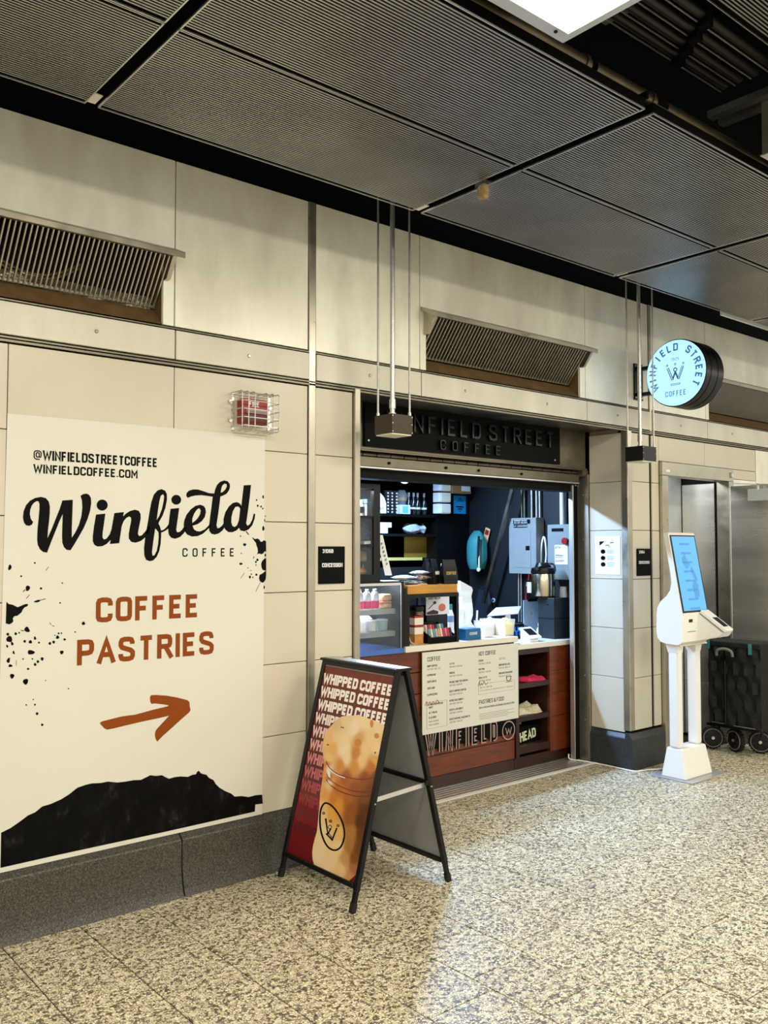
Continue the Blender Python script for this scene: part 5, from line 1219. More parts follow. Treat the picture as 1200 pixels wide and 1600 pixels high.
for k, (px_, py_, Y, w, h, an, txt, ik, lab) in enumerate(((666, 905, 4.44, .08, .165, .5, 'WINFIELD', 'paper_white', 'leftmost black coffee bag on the stand, angled away'), (677, 907, 4.31, .08, .165, .35, 'WINFIELD', 'paper_white', 'second black coffee bag on the stand, white lettering'), (701, 910, 4.275, .115, .160, -.1, 'COFFEE', 'ink_gold', 'rightmost black coffee bag on the stand with gold lettering'))):
    p = atY(px_, py_, Y); pouch(p.x, Y, 1.3185, w, .055, h, 'bag_black', lab, an, ik, txt)
p = atY(709, 905, 4.44); tag(MB().obox((4.145, 4.34, 1.3835), (.014, 0, -.004), (0, .003, 0), (.006, 0, .064)).build('folded_card', 'paper_white'), 'white folded card standing behind the gold-lettered coffee bag', 'card')
mat('snack_white', rgb(226, 228, 234), .35, noise=(30, 3, .3), ramp=[(.4, rgb(96, 130, 206)), (.5, rgb(224, 228, 238)), (.6, rgb(236, 236, 240))])
mat('snack_brown', rgb(120, 66, 50), .4, noise=(40, 3, .4), ramp=[(.42, rgb(80, 34, 26)), (.55, rgb(236, 228, 224)), (.7, rgb(240, 236, 232))])
def packet(x, y, z, w, d, h, m_, lab, name='snack_packet', grp='snack packets on the wooden stand', ang=0.0, cat='snack'):
    mb = MB(); P = []; nx, ny = 8, 5; ca, sa = math.cos(ang), math.sin(ang)
    for sgn in (1, -1):
        for j in range(ny+1):
            for i in range(nx+1):
                u, v = i/nx, j/ny; e = (math.sin(math.pi*u)*math.sin(math.pi*v))**.5; a, b = (u-.5)*w, (v-.5)*d
                P.append((x + a*ca - b*sa, y + a*sa + b*ca, z + h/2 + sgn*h/2*e))
    W = nx+1; n0 = (nx+1)*(ny+1)
    fs = [(j*W+i, j*W+i+1, (j+1)*W+i+1, (j+1)*W+i) for j in range(ny) for i in range(nx)]; fs += [tuple(n0+k for k in reversed(f)) for f in fs]
    return tag(mb.add(P, fs).build(name, m_, smooth=True), lab, cat, grp)
packet(3.855, 4.33, 1.3182, .17, .12, .03, 'snack_white', 'blue and white snack packet lying lowest on the wooden stand')
packet(3.80, 4.34, 1.350, .15, .11, .032, 'snack_white', 'blue and white snack packet on top at the left end of the stand', ang=.2)
packet(3.925, 4.32, 1.349, .13, .10, .03, 'snack_brown', 'brown and white snack packet in the middle of the stand pile', ang=-.1)
packet(3.93, 4.33, 1.381, .12, .10, .028, 'snack_brown', 'brown and white snack packet topmost in the stand pile', ang=.15)

# below the stand top
t = thing('picture_card', (4.02, 4.42, .94), 'white dessert picture card standing under the wooden stand top', 'card')
a, b = atY(666, 933, 4.42), atY(702, 959, 4.42)
MB().box(a.x, 4.42, b.z, b.x, 4.426, a.z).build('card', 'paper_white', t)
CFc = lambda u, v: Vector((a.x + u*(b.x-a.x), 4.4192, a.z - v*(a.z-b.z)))
letters(MB(), 'SWEET TREATS', lambda x, y: Vector((x, 4.4192, y)), a.x+.02, a.z-.018, .014, .22, width=.11).build('red_title', 'ink_red', t)
mat('ink_salmon', rgb(212, 112, 84), .5); mat('ink_choc', rgb(70, 32, 22), .5)
MB().flat([[CFc(*p) for p in circ((.68, .62), .16, 16, .22)]]).build('cake_print', 'ink_salmon', t)
MB().flat([[CFc(*p) for p in ((.02, .85), (.3, .72), (.52, .82), (.5, .98), (.02, .98))]]).ribbon([(.08, .68), (.32, .38)], .04, CFc).flat([[CFc(*p) for p in circ((.36, .33), .07, 12, .09)]]).build('chocolate_print', 'ink_choc', t)
MB().box(a.x+.01, 4.427, .9375, b.x-.01, 4.433, b.z).build('card_stand', 'frame_black', t)
p = atY(707, 990, 4.45); t = thing('cleaner_bottle', (p.x, 4.45, .9375), 'blue-labelled bottle with teal base beside the picture card', 'bottle')
MB().lathe([(.025, 0), (.025, .15), (.012, .19)], (p.x, 4.47, .9377), 14).build('bottle_body', 'white_gloss', t, smooth=True); MB().lathe([(.0256, .155-.05), (.0256, .148)], (p.x, 4.47, .9377), 14).build('blue_label', 'blue_soft', t, smooth=True); MB().cyl((p.x, 4.47, 1.128), (p.x, 4.47, 1.165), .014, 12).build('cap', 'teal', t)
p = atY(651, 958, 4.46); t = thing('canister', (p.x, 4.46, .9375), 'black and grey steel canister at the left under the stand', 'canister'); MB().lathe([(.045, 0), (.047, .01), (.047, .19), (.04, .20)], (p.x, 4.46, .9377), 20).build('can', 'steel_dark', t, smooth=True); MB().lathe([(.048, .20), (.048, .225), (.02, .235)], (p.x, 4.46, .9377), 20).build('lid', 'frame_black', t, smooth=True)
mat('carton_orange', rgb(206, 140, 64), .5, noise=(25, 3, .25)); mat('carton_red', rgb(238, 222, 206), .5)
for k, (z, mm, lab) in enumerate(((.9378, 'carton_orange', 'lowest small orange carton'), (.999, 'carton_red', 'middle small white and red carton'), (1.060, 'carton_red', 'topmost small white and red carton'))):
    p = atY(650, 980, 4.30); t = thing('small_carton', (p.x, 4.30, z), lab + ' in the pile at the left under the stand', 'carton', 'small cartons under the stand')
    MB().box(p.x-.038, 4.27, z, p.x+.038, 4.34, z+.060).build('carton_body', mm, t, bev=.002); MB().box(p.x-.0385, 4.2695, z+.046, p.x+.0385, 4.3405, z+.060).build('red_top' if k else 'orange_top', 'ink_red' if k else 'carton_orange', t)
# acrylic stand at the left corner of the counter
p = atY(640, 1000, 4.24); t = thing('acrylic_holder', (p.x+.02, 4.25, .9375), 'bent clear acrylic card holder at the corner of the counter', 'card holder')
MB().tube(catmull([(p.x-.004, 4.25, 1.09), (p.x-.002, 4.25, 1.02), (p.x+.018, 4.25, .96), (p.x+.05, 4.25, .945)], 5, False), .004, 6).build('bent_sheet', 'edge_metal', t, smooth=True); MB().box(p.x-.015, 4.238, .9376, p.x+.05, 4.27, .941).build('foot', 'clear_plastic', t)
# snack rack
rk = thing('snack_rack', (4.05, 4.28, .9375), 'black wire rack of upright snack bars on the counter under the stand', 'rack')
MB().box(3.93, 4.225, .938, 4.155, 4.228, .975).build('front_strip', 'board_black', rk)
MB().box(3.93, 4.228, .938, 4.155, 4.40, .942).build('rack_floor', 'frame_black', rk)
for x in (3.928, 4.152): MB().prism([(4.225, .938), (4.225, .985), (4.40, 1.06), (4.40, .938)], (x, 0, 0), (0, 1, 0), (0, 0, 1), (.004, 0, 0)).build('side_plate', 'frame_black', rk)
MB().box(3.93, 4.400, .938, 4.155, 4.404, 1.06).build('back_plate', 'frame_black', rk)
MB().box(3.93, 4.222, .974, 4.155, 4.226, .980).build('front_rail', 'frame_black', rk)
cols = [('bar_cream', rgb(226, 216, 196)), ('bar_red', rgb(190, 30, 60)), ('bar_teal', rgb(90, 150, 170)), ('bar_tan', rgb(200, 160, 110)), ('bar_grey', rgb(180, 176, 178)), ('bar_pink', rgb(214, 120, 140)), ('bar_black', rgb(34, 30, 32))]
for n_, c_ in cols: mat(n_, c_, .35, noise=(60, 3, .25))
seq = ['bar_teal', 'bar_cream', 'bar_teal', 'bar_grey', 'bar_tan', 'bar_cream', 'bar_red', 'bar_pink', 'bar_red', 'bar_black']
for k, n_ in enumerate(seq):
    x = 3.945 + k*.0212
    for r in range(2):
        h = .085 if r == 0 else .105; y = 4.25 + .075*r
        nm_ = n_ if r == 0 else seq[(k+3) % 10]
        tag(MB().obox((x, y, .944 + h/2 + .001), (.0085, 0, 0), (0, .006, 0), (0, .012, h/2)).build('snack_bar', nm_, bev=.003), '%s wrapped snack bar, %s from the left in the %s row of the wire rack' % (nm_[4:], ('first', 'second', 'third', 'fourth', 'fifth', 'sixth', 'seventh', 'eighth', 'ninth', 'tenth')[k], ('front', 'rear')[r]), 'snack', 'snack bars in the wire rack')
for k, (px_, mm) in enumerate(((678, 'bar_black'), (688, 'bar_black'), (697, 'carton_orange'))):
    p = atY(px_, 972, 4.42); packet(p.x, 4.47, 1.064-.126+.03*0, .07, .06, .10, mm, ('leftmost black', 'second black', 'orange', 'cream rightmost')[k] + ' snack bag behind the wire rack', 'snack_bag', 'snack bags behind the rack')

# ================================================================== RIGHT HALF OF THE COUNTER
CTZ, RTZ = .9373, .8763
def tapered(name, x, y, z, wb, wt, h, m_, lab, cat, grp=None, n=4):
    mb = MB(); P = []
    for f, zz in ((wb/2, z), (wt/2, z+h)):
        for a, b in ((-1,-1),(1,-1),(1,1),(-1,1)): P.append((x+a*f, y+b*f, zz))
    return tag(mb.add(P, [(3,2,1,0),(4,5,6,7),(0,1,5,4),(1,2,6,5),(2,3,7,6),(3,0,4,7)]).build(name, m_, bev=.003), lab, cat, grp)
mat('straw_paper', rgb(236, 238, 242), .6); mat('box_blue', rgb(24, 96, 150), .4); mat('box_white_text', rgb(220, 232, 240), .5)
p = atY(724, 985, 4.42)
t = thing('straw_box', (p.x, 4.40, CTZ), 'clear box of white wrapped straws behind the blue box', 'straw box')
MB().box(p.x-.05, 4.36, CTZ, p.x+.05, 4.44, CTZ+.085).build('clear_box', 'clear_plastic', t, bev=.003)
for k in range(9):
    x = p.x-.042+.0105*k; MB().bar((x, 4.40+.01*math.sin(k*2.1), CTZ+.01), (x+.006*math.sin(k), 4.40+.01*math.cos(k), CTZ+.19+.006*math.sin(k*1.7)), .007, .004, up=(0, 1, 0)).build('straw', 'straw_paper', t)
p = atY(725, 942, 4.56)
t = thing('paper_bag', (p.x, 4.56, CTZ), 'crumpled white paper bag standing behind the straws', 'paper bag')
m = MB(); P = []
for j in range(9):
    z = CTZ + .36*j/8; w = .055 + .010*math.sin(j*1.9); d = .035*(1-.6*j/8)
    for a, b in ((-1,-1),(0,-1.1),(1,-1),(1,1),(0,1.1),(-1,1)): P.append((p.x + a*w + .006*math.sin(j*2.3) + .012*(j/8), 4.56 + b*d + .006*math.cos(j*3), z - (.025*a if j == 8 else 0)))
m.add(P, [(6*j+i, 6*j+(i+1) % 6, 6*j+6+(i+1) % 6, 6*j+6+i) for j in range(8) for i in range(6)] + [(5,4,3,2,1,0), tuple(48+i for i in range(6))]).build('bag', 'paper_white', t)
p = atY(737, 1003, 4.25); t = thing('blue_carton', (p.x, 4.28, CTZ), 'blue carton with white lettering at the front of the counter', 'carton')
MB().box(p.x-.072, 4.235, CTZ, p.x+.072, 4.33, CTZ+.075).build('carton_body', 'box_blue', t, bev=.002)
letters(MB(), 'COOKIE', wallf(4.2342), p.x-.035, CTZ+.034, .018, .2, width=.075).build('lettering', 'box_white_text', t)
MB().box(p.x+.073, 4.245, CTZ, p.x+.088, 4.32, CTZ+.06).build('end_flap', 'carton_orange', t)
p = atY(739, 985, 4.40); tag(MB().lathe([(.022, 0), (.030, .065), (.031, .066), (.026, .006)], (p.x+.02, 4.45, CTZ), 16).build('paper_cup', 'cream_plastic', smooth=True), 'short cream paper cup behind the blue carton', 'cup')
p = atY(739, 985, 4.5); tag(MB().cyl((p.x+.03, 4.5, CTZ), (p.x+.045, 4.5, CTZ+.17), .007, 8).build('single_straw', 'straw_paper'), 'single thick white straw standing by the paper cup', 'straw')
mat('yellow_sugar', rgb(232, 222, 130), .6, noise=(80, 3, .15)); mat('lid_white', rgb(236, 240, 240), .4, noise=(50, 3, .08))
for k, (px_, mm, lab) in enumerate(((760, 'lid_white', 'clear bin of white lids on the counter'), (775, 'pale', 'clear bin of pale packets on the counter'), (792, 'yellow_sugar', 'clear bin of yellow sugar packets on the counter'))):
    p = atY(px_, 992, 4.30 if k != 1 else 4.36); Y = 4.32 if k != 1 else 4.42
    t = thing('counter_bin', (p.x, Y, CTZ), lab, 'bin', 'clear bins on the counter')
    w = .052; mb = MB(); P = []
    for f, zz in ((w*.84, CTZ), (w, CTZ+.115)):
        for a, b in ((-1,-1),(1,-1),(1,1),(-1,1)): P.append((p.x+a*f, Y+b*f, zz))
    mb.add(P, [(3,2,1,0),(0,1,5,4),(1,2,6,5),(2,3,7,6),(3,0,4,7)]).build('bin_wall', 'clear_plastic', t)
    m = MB(); nx = 9; P = []
    for j in range(nx):
        for i in range(nx): P.append((p.x + (i/(nx-1)-.5)*w*1.75, Y + (j/(nx-1)-.5)*w*1.75, CTZ + .085 + .04*math.sin(math.pi*i/(nx-1))*math.sin(math.pi*j/(nx-1)) + random.uniform(-.006, .006)))
    n0 = len(P); P += [(p.x-w*.8, Y-w*.8, CTZ+.004), (p.x+w*.8, Y-w*.8, CTZ+.004), (p.x+w*.8, Y+w*.8, CTZ+.004), (p.x-w*.8, Y+w*.8, CTZ+.004)]
    fs = [(j*nx+i, j*nx+i+1, (j+1)*nx+i+1, (j+1)*nx+i) for j in range(nx-1) for i in range(nx-1)]
    fs += [tuple([n0] + [n0+1] + [i for i in range(nx-1, -1, -1)]), tuple([n0+1, n0+2] + [(j)*nx+nx-1 for j in range(nx-1, -1, -1)]), tuple([n0+2, n0+3] + [(nx-1)*nx+i for i in range(nx)]), tuple([n0+3, n0] + [j*nx for j in range(nx)]), (n0+3, n0+2, n0+1, n0)]
    m.add(P, fs).build('contents', mm, t)
# point of sale tablet
t = thing('sales_tablet', (4.86, 4.62, RTZ), 'white sales tablet seen from behind on a slanted stand', 'tablet')
q = [atY(761, 962, 4.72), atY(775, 949, 4.78), atY(815, 946.5, 4.78), atY(810, 958, 4.70)]
c = sum(q, Vector())/4; dn = (q[1]-q[0]).cross(q[3]-q[0]).normalized()*.012
MB().add(q + [v + dn for v in q], [(0,1,2,3),(7,6,5,4),(0,4,5,1),(1,5,6,2),(2,6,7,3),(3,7,4,0)]).build('tablet_shell', 'white_gloss', t, bev=.004)
MB().prism([(-.05, 0), (.05, 0), (.02, .17), (-.02, .17)], (c.x, 4.72, RTZ), (1, 0, 0), (0, 0, 1), (0, .012, 0)).build('stand_leg', 'white_gloss', t)
mat('sticker_blue', rgb(40, 110, 216), .4, noise=(40, 3, .4))
p = atY(806, 985, 4.5); t = thing('receipt_printer', (p.x, 4.55, RTZ), 'black receipt printer with blue stickers behind the card terminal', 'printer')
MB().box(p.x-.07, 4.50, RTZ, p.x+.10, 4.63, RTZ+.11).build('printer_body', 'frame_black', t, bev=.008); m = MB()
for k in range(7): m.box(p.x-.045+.02*k, 4.498, RTZ+.025+.03*(k % 2), p.x-.025+.02*k, 4.4995, RTZ+.06+.03*(k % 2))
m.build('stickers', 'sticker_blue', t)
MB().tube(catmull([(p.x+.10, 4.55, RTZ+.07), (p.x+.16, 4.54, RTZ+.085), (p.x+.19, 4.53, RTZ+.05), (p.x+.14, 4.52, RTZ+.012)], 5, False), .004, 6).build('printer_cable', 'frame_black', t)
t = thing('card_terminal', (4.95, 4.32, RTZ), 'white card terminal with dark screen at the front of the lower countertop', 'card terminal')
tc = atY(830, 991, 4.30); ux = Vector((.066, 0, .0)); uy = Vector((-.0, .055, .034)); un = ux.cross(uy).normalized()
MB().obox((tc.x, 4.31, RTZ+.062), ux, uy, un*.007).build('terminal_body', 'white_gloss', t, bev=.005); MB().obox((tc.x, 4.313, RTZ+.0635) + 0*un if False else Vector((tc.x, 4.313, RTZ+.064)) + un*.0068, ux*.68, uy*.60, un*.0006).build('terminal_screen', 'frame_black', t)
MB().prism([(4.275, RTZ), (4.36, RTZ), (4.36, RTZ+.07), (4.275, RTZ+.032)], (tc.x-.045, 0, 0), (0, 1, 0), (0, 0, 1), (.09, 0, 0)).build('terminal_foot', 'white_gloss', t, bev=.003)
mat('blue_pale', rgb(176, 200, 230), .5); p = atY(829, 980, 4.66)
t = thing('leaflet_holder', (p.x, 4.66, RTZ), 'pale blue leaflet with ring emblem in a stand behind the terminal', 'leaflet')
a, b = atY(818, 938, 4.66), atY(842, 982, 4.66)
MB().prism([(a.x, RTZ+.002), (b.x+.01, RTZ+.002), (b.x-.005, a.z), (a.x, a.z)], (0, 4.66, 0), (1, 0, 0), (0, 0, 1), (0, .005, 0)).build('leaflet', 'blue_pale', t); m = MB(); m.ribbon(circ(((a.x+b.x)/2, (a.z*.62+RTZ*.38)), .028, 20), .005, wallf(4.659), True); m.build('ring_print', 'paper_white', t); MB().box(a.x+.05, 4.655, a.z-.012, b.x-.02, 4.668, a.z+.008).build('clip', 'frame_black', t)
p = atY(845, 985, 4.5); t = thing('sanitiser_bottle', (p.x, 4.5, RTZ), 'small clear pump bottle beside the black dispenser', 'bottle'); MB().lathe([(.018, 0), (.019, .06), (.008, .075), (.008, .085)], (p.x-.02, 4.5, RTZ), 12).build('bottle_body', 'lid_white', t, smooth=True); MB().cyl((p.x-.02, 4.5, RTZ+.085), (p.x-.02, 4.5, RTZ+.105), .010, 10).build('pump', 'white_paint', t)
# dispenser with airpot
mat('dispenser', rgb(32, 40, 46), .5); cx = atY(866, 1000, 4.30).x
t = thing('black_dispenser', (cx+.09, 4.37, RTZ), 'tall black boxy dispenser at the right end of the counter', 'dispenser')
MB().box(cx, 4.30, RTZ, cx+.20, 4.455, RTZ+.305).build('dispenser_body', 'dispenser', t, bev=.004); MB().box(cx-.002, 4.298, RTZ+.150, cx+.202, 4.457, RTZ+.153).build('seam', 'black', t); MB().cyl((cx-.003, 4.36, RTZ+.255), (cx, 4.36, RTZ+.255), .006, 8).build('lock', 'black', t)
ap = thing('coffee_airpot', (cx+.06, 4.40, RTZ+.306), 'steel coffee airpot with black pump lid on the black dispenser', 'airpot')
mat('airpot_steel', (.62, .56, .42), .22, 1.0); ac = (cx+.045, 4.44, RTZ+.3055)
MB().lathe([(.088, 0), (.090, .006), (.090, .175), (.088, .18)], ac, 32).build('steel_body', 'airpot_steel', ap, smooth=True)
MB().lathe([(.092, .180), (.094, .196), (.088, .222), (.062, .232), (.055, .250), (.050, .262), (.02, .266)], ac, 28).build('pump_lid', 'frame_black', ap, smooth=True)
MB().lathe([(.092, 0), (.092, .012), (.088, .013)], (ac[0], ac[1], ac[2]), 28).build('foot_ring', 'frame_black', ap, smooth=True)
MB().tube(catmull([(ac[0]-.088, ac[1]-.02, ac[2]+.20), (ac[0]-.085, ac[1]-.06, ac[2]+.245), (ac[0]-.02, ac[1]-.09, ac[2]+.235)], 4, False), .008, 8).build('carry_handle', 'frame_black', ap, smooth=True); MB().tube(catmull([(ac[0]+.07, ac[1]-.06, ac[2]+.20), (ac[0]+.085, ac[1]-.03, ac[2]+.25), (ac[0]+.05, ac[1]+.03, ac[2]+.25)], 4, False), .008, 8).build('carry_handle', 'frame_black', ap, smooth=True)
p = atY(880, 935, 4.33); tag(MB().lathe([(.030, 0), (.024, .078), (.023, .080)], (cx+.155, 4.335, RTZ+.306), 18).build('upturned_cup', 'white_paint', smooth=True), 'upturned white paper cup on the black dispenser before the airpot', 'cup')

# ================================================================== RIGHT SHOP WALL
RX_ = 5.60
def onR(px_, py_, X=RX_): return atX(px_, py_, X)
a, b = onR(795, 810, 5.5), onR(838, 897, 5.5)
t = thing('breaker_panel', (5.55, (a.y+b.y)/2, b.z), 'grey electrical breaker panel with black labels on the shop side wall', 'electrical panel')
MB().box(5.50, b.y, b.z, 5.60, a.y, a.z).build('cabinet', 'panel_grey', t, bev=.003)
MB().box(5.497, b.y+.055, b.z+.05, 5.50, a.y-.06, a.z-.10).build('panel_door', 'panel_grey', t, bev=.001)
MB().box(5.494, b.y+.065, b.z+.19, 5.4985, b.y+.105, b.z+.225).build('door_latch', 'frame_black', t)
RFp = lambda o: (lambda u, v: Vector((5.4968, o[0]-u, o[1]+v)))
MB().box(5.498, b.y+.06, a.z-.048, 5.50, a.y-.05, a.z-.014).build('label_plate', 'ink', t); MB().box(5.498, b.y+.09, a.z-.078, 5.50, a.y-.055, a.z-.052).build('label_plate', 'ink', t)
m = MB(); f = lambda u, v: Vector((5.4972, a.y-.06-u, a.z+v))
for k, z in enumerate((-.026, -.042, -.070)): letters(m, ('EMERGENCY SHUTOFF', 'DO NOT BLOCK', 'LP-1 CONCESSION')[k], f, .0, z, .009, .2, width=.14)
m.build('label_lettering', 'paper_white', t)
for k, (px_, mt, lab) in enumerate(((816, 'steel_dark', 'darker'), (820, 'steel_dark', 'second darker'), (831.5, 'zinc', 'first bright'), (839, 'zinc', 'second bright'), (844, 'zinc', 'third bright'))):
    q = onR(px_, 790, 5.58); tag(MB().cyl((5.575, q.y, a.z+.002), (5.575, q.y, 2.498), .009, 10).build('conduit_pipe', mt, smooth=True), lab + ' thin conduit rising above the breaker panel', 'conduit', 'conduits above the breaker panel')
for k, px_ in enumerate((811, 815)):
    q = onR(px_, 920, 5.58); tag(MB().cyl((5.575, q.y, .95), (5.575, q.y, b.z-.002), .008, 10).build('conduit_pipe', 'zinc', smooth=True), ('left' if k == 0 else 'right') + ' thin conduit below the breaker panel', 'conduit', 'conduits below the breaker panel')
c, d = onR(856, 820, 5.5), onR(893, 900, 5.5)
t = thing('disconnect_switch', (5.55, c.y-.08, d.z), 'grey disconnect switch box with red knob and white label on the shop side wall', 'switch box')
MB().box(5.48, c.y-.24, d.z-.03, 5.60, c.y-.012, c.z).build('switch_box', 'panel_grey', t, bev=.003)
MB().cyl((5.455, c.y-.195, c.z-.13), (5.48, c.y-.195, c.z-.13), .026, 16).build('red_knob', 'red_plastic', t)
MB().box(5.478, c.y-.17, c.z-.055, 5.48, c.y-.055, c.z-.03).build('label_plate', 'ink', t)
MB().box(5.478, c.y-.21, c.z-.31, 5.48, c.y-.085, c.z-.16).build('rating_label', 'paper_white', t)
m = MB(); f = lambda u, v: Vector((5.477, c.y-.092-u, c.z+v)); letters(m, 'ETN', f, 0, -.188, .018, .2, width=.05); m.ribbon([(0, -.24), (.075, -.242)], .006, f).ribbon([(0, -.255), (.07, -.257)], .004, f); m.build('label_print', 'ink', t)
m = MB(); letters(m, 'DANGER', f, 0, -.29, .014, .2, width=.085); m.build('warning_print', 'ink_red', t)
q = onR(881, 780, 5.57); tag(MB().cyl((5.55, q.y, c.z+.002), (5.55, q.y, 2.498), .020, 14).build('white_conduit', 'white_paint', smooth=True), 'thick white conduit above the switch box', 'conduit')
tag(MB().cyl((5.40, 4.20, RTZ+.01), (5.40, 4.20, 2.49), .014, 12).build('white_conduit', 'white_gloss', smooth=True), 'white vertical conduit just inside the shutter guide', 'conduit')
t = thing('hanging_bag_strap', (5.56, c.y+.04, 1.5), 'white plastic strap hanging between the two grey electrical boxes', 'strap')
q = onR(848, 860, 5.56); MB().tube(catmull([(5.56, q.y+.02, 1.40), (5.555, q.y+.01, 1.55), (5.555, q.y-.01, 1.64), (5.555, q.y-.03, 1.62), (5.555, q.y-.04, 1.5), (5.56, q.y-.02, 1.39)], 5, False), .008, 6).build('strap', 'paper_white', t, smooth=True)
# red-handled tool and label holder below the panel
p = onR(824, 925, 5.5); t = thing('red_tool', (5.5, p.y, .95), 'red-handled scraper with white collar below the breaker panel', 'tool')
MB().cyl((5.5, p.y+.02, 1.06), (5.5, p.y-.015, 1.30), .014, 10).build('red_shaft', 'red_plastic', t, smooth=True); MB().cyl((5.5, p.y-.008, 1.25), (5.5, p.y-.014, 1.29), .017, 10).build('white_collar', 'white_paint', t); MB().cyl((5.5, p.y-.015, 1.30), (5.5, p.y-.02, 1.345), .008, 10).build('tip', 'red_plastic', t)
p = onR(833, 912, 5.5); t = thing('label_holder', (5.5, p.y, 1.2), 'small black wall holder with two white cards below the breaker panel', 'card holder'); MB().box(5.47, p.y-.045, 1.12, 5.599, p.y+.045, 1.30).build('holder_body', 'frame_black', t, bev=.003)
for s in (0, 1): MB().box(5.467, p.y-.035+.037*s, 1.20, 5.47, p.y-.003+.037*s, 1.285).build('white_card', 'paper_white', t)
# leaning strut
s0_, s1_ = onR(803, 757, 5.45), onR(763, 912, 5.45)
t = thing('leaning_strut', (5.45, s1_.y, s1_.z), 'dark grey metal strut leaning diagonally across the shop side wall', 'strut'); MB().bar(s0_, s1_ + (s1_-s0_)*.2, .028, .028).build('channel', 'steel_dark', t); MB().cyl(s0_, s0_ + Vector((0, -.02, .08)), .014, 8).build('hook', 'steel_dark', t)
# backpack, ladder tag, keys, apron
p = onR(744, 860, 5.5); t = thing('backpack', (5.5, p.y, p.z-.2), 'teal backpack hanging on the dark side wall', 'backpack')
m = MB(); P = []; nj = 12
for j in range(nj):
    u = j/(nj-1); z = p.z - .16 + .33*u; w = .10*(1 - (2*abs(u-.45))**3*.5); dep = .08*(1-(2*abs(u-.4))**4*.5)
    for i in range(10): q_ = 2*math.pi*i/10; P.append((5.51 + dep*math.cos(q_), p.y + w*math.sin(q_), z))
m.add(P, [(10*j+i, 10*j+(i+1) % 10, 10*j+10+(i+1) % 10, 10*j+10+i) for j in range(nj-1) for i in range(10)] + [tuple(range(9, -1, -1)), tuple(10*(nj-1)+i for i in range(10))]).build('pack', 'teal', t, smooth=True)
MB().tube([(5.44, p.y-.09, p.z+.12), (5.42, p.y-.10, p.z), (5.43, p.y-.09, p.z-.12)], .012, 6).build('shoulder_strap', 'fabric_black', t, smooth=True)
MB().tube([(5.43, p.y-.10, p.z-.02), (5.42, p.y-.11, p.z-.14)], .006, 6).build('key_strap', 'cream_plastic', t); MB().cyl((5.41, p.y-.11, p.z-.16), (5.42, p.y-.11, p.z-.16), .018, 10).build('tag_disc', 'cream_plastic', t)
p = onR(757, 842, 5.56); t = thing('wall_tag', (5.58, p.y, p.z-.1), 'tan hanging tag with red print on the dark side wall', 'tag'); MB().bar((5.575, p.y+.03, p.z-.09), (5.575, p.y-.03, p.z+.09), .006, .055, up=(0, 1, 0)).build('tag_card', 'sandwich', t); MB().bar((5.570, p.y-.012, p.z+.035), (5.570, p.y-.026, p.z+.075), .002, .04, up=(0, 1, 0)).build('red_print', 'ink_red', t)
mat('apron', rgb(12, 22, 38), .85); p = onR(752, 930, 5.52); t = thing('hanging_apron', (5.54, p.y, .9), 'dark navy apron hanging below the backpack', 'apron')
m = MB(); P = []
for j in range(9):
    for i in range(9): u, v = i/8, j/8; P.append((5.55 - .03*math.sin(u*9)*(.3+v), p.y + (u-.5)*(.12 + .16*v), 1.20 - .30*v))
m.add(P, [(j*9+i, j*9+i+1, (j+1)*9+i+1, (j+1)*9+i) for j in range(8) for i in range(8)]).build('apron_cloth', 'apron', t, smooth=True); MB().tube([(5.55, p.y-.05, 1.20), (5.575, p.y, 1.24), (5.55, p.y+.05, 1.20)], .005, 6).build('neck_strap', 'apron', t)
p = onR(769, 938, 5.58); t = thing('wall_badge', (5.59, p.y, p.z), 'small round white badge on the dark side wall', 'badge'); MB().cyl((5.592, p.y, p.z), (5.60, p.y, p.z), .018, 16).build('rim', 'blue_pale', t); MB().cyl((5.590, p.y, p.z), (5.592, p.y, p.z), .011, 14).build('badge_centre', 'apron', t)

# ================================================================== REAR SHELVING AND CABINET
SY = 5.50
sh = thing('storage_shelf', (4.75, 5.7, 0), 'black storage shelving with brass-coloured back behind the counter', 'shelf')
for z, mm in ((1.838, 'frame_black'), (1.675, 'frame_black'), (1.478, 'sandwich')): MB().box(3.60, SY, z-.022, 5.185, 5.90, z).build('shelf_board', 'frame_black', sh)
mat('lit_edge', rgb(206, 190, 110), .4, .2); MB().box(3.60, SY-.006, 1.456, 5.02, SY-.0005, 1.480).build('edge_strip', 'lit_edge', sh)  # yellow light on the pale shelf edge, put into its colour
for x in (3.60, 5.186): MB().box(x, SY, .003, x+.02, 5.90, 2.15).build('side_panel', 'frame_black', sh)
mat('brass', rgb(176, 140, 52), .35, .5, noise=(6, 4, .2)); MB().box(4.93, 5.62, 1.4785, 5.184, 5.625, 1.652).build('brass_back', 'brass', sh)
MB().box(3.62, 5.89, .003, 5.186, 5.90, 2.15).build('back_panel', 'shop_black', sh)
MB().box(3.60, 5.52, 1.08, 5.15, 5.88, 1.40).build('machine_box', 'navy_wall', sh)
mat('syrup', rgb(20, 26, 28), .15, spec=.6)
for k, px_ in enumerate((641, 648.5, 655, 665)):
    p = atY(px_, 802, 5.56); t = thing('syrup_bottle', (p.x, 5.56, 1.8385), ('first', 'second', 'third', 'fourth')[k] + ' dark syrup bottle from the left on the upper storage shelf', 'bottle', 'syrup bottles on the storage shelf')
    b0 = (p.x, 5.58, 1.8385)
    MB().lathe([(.023, 0), (.024, .01), (.024, .10), (.012, .13), (.010, .15)], b0, 14).build('glass_body', 'syrup', t, smooth=True); MB().lathe([(.0246, .045), (.0246, .062)], b0, 14).build('white_label', 'paper_white', t, smooth=True); MB().cyl((b0[0], b0[1], b0[2]+.15), (b0[0], b0[1], b0[2]+.185), .010, 8).build('pump_top', 'edge_metal', t)
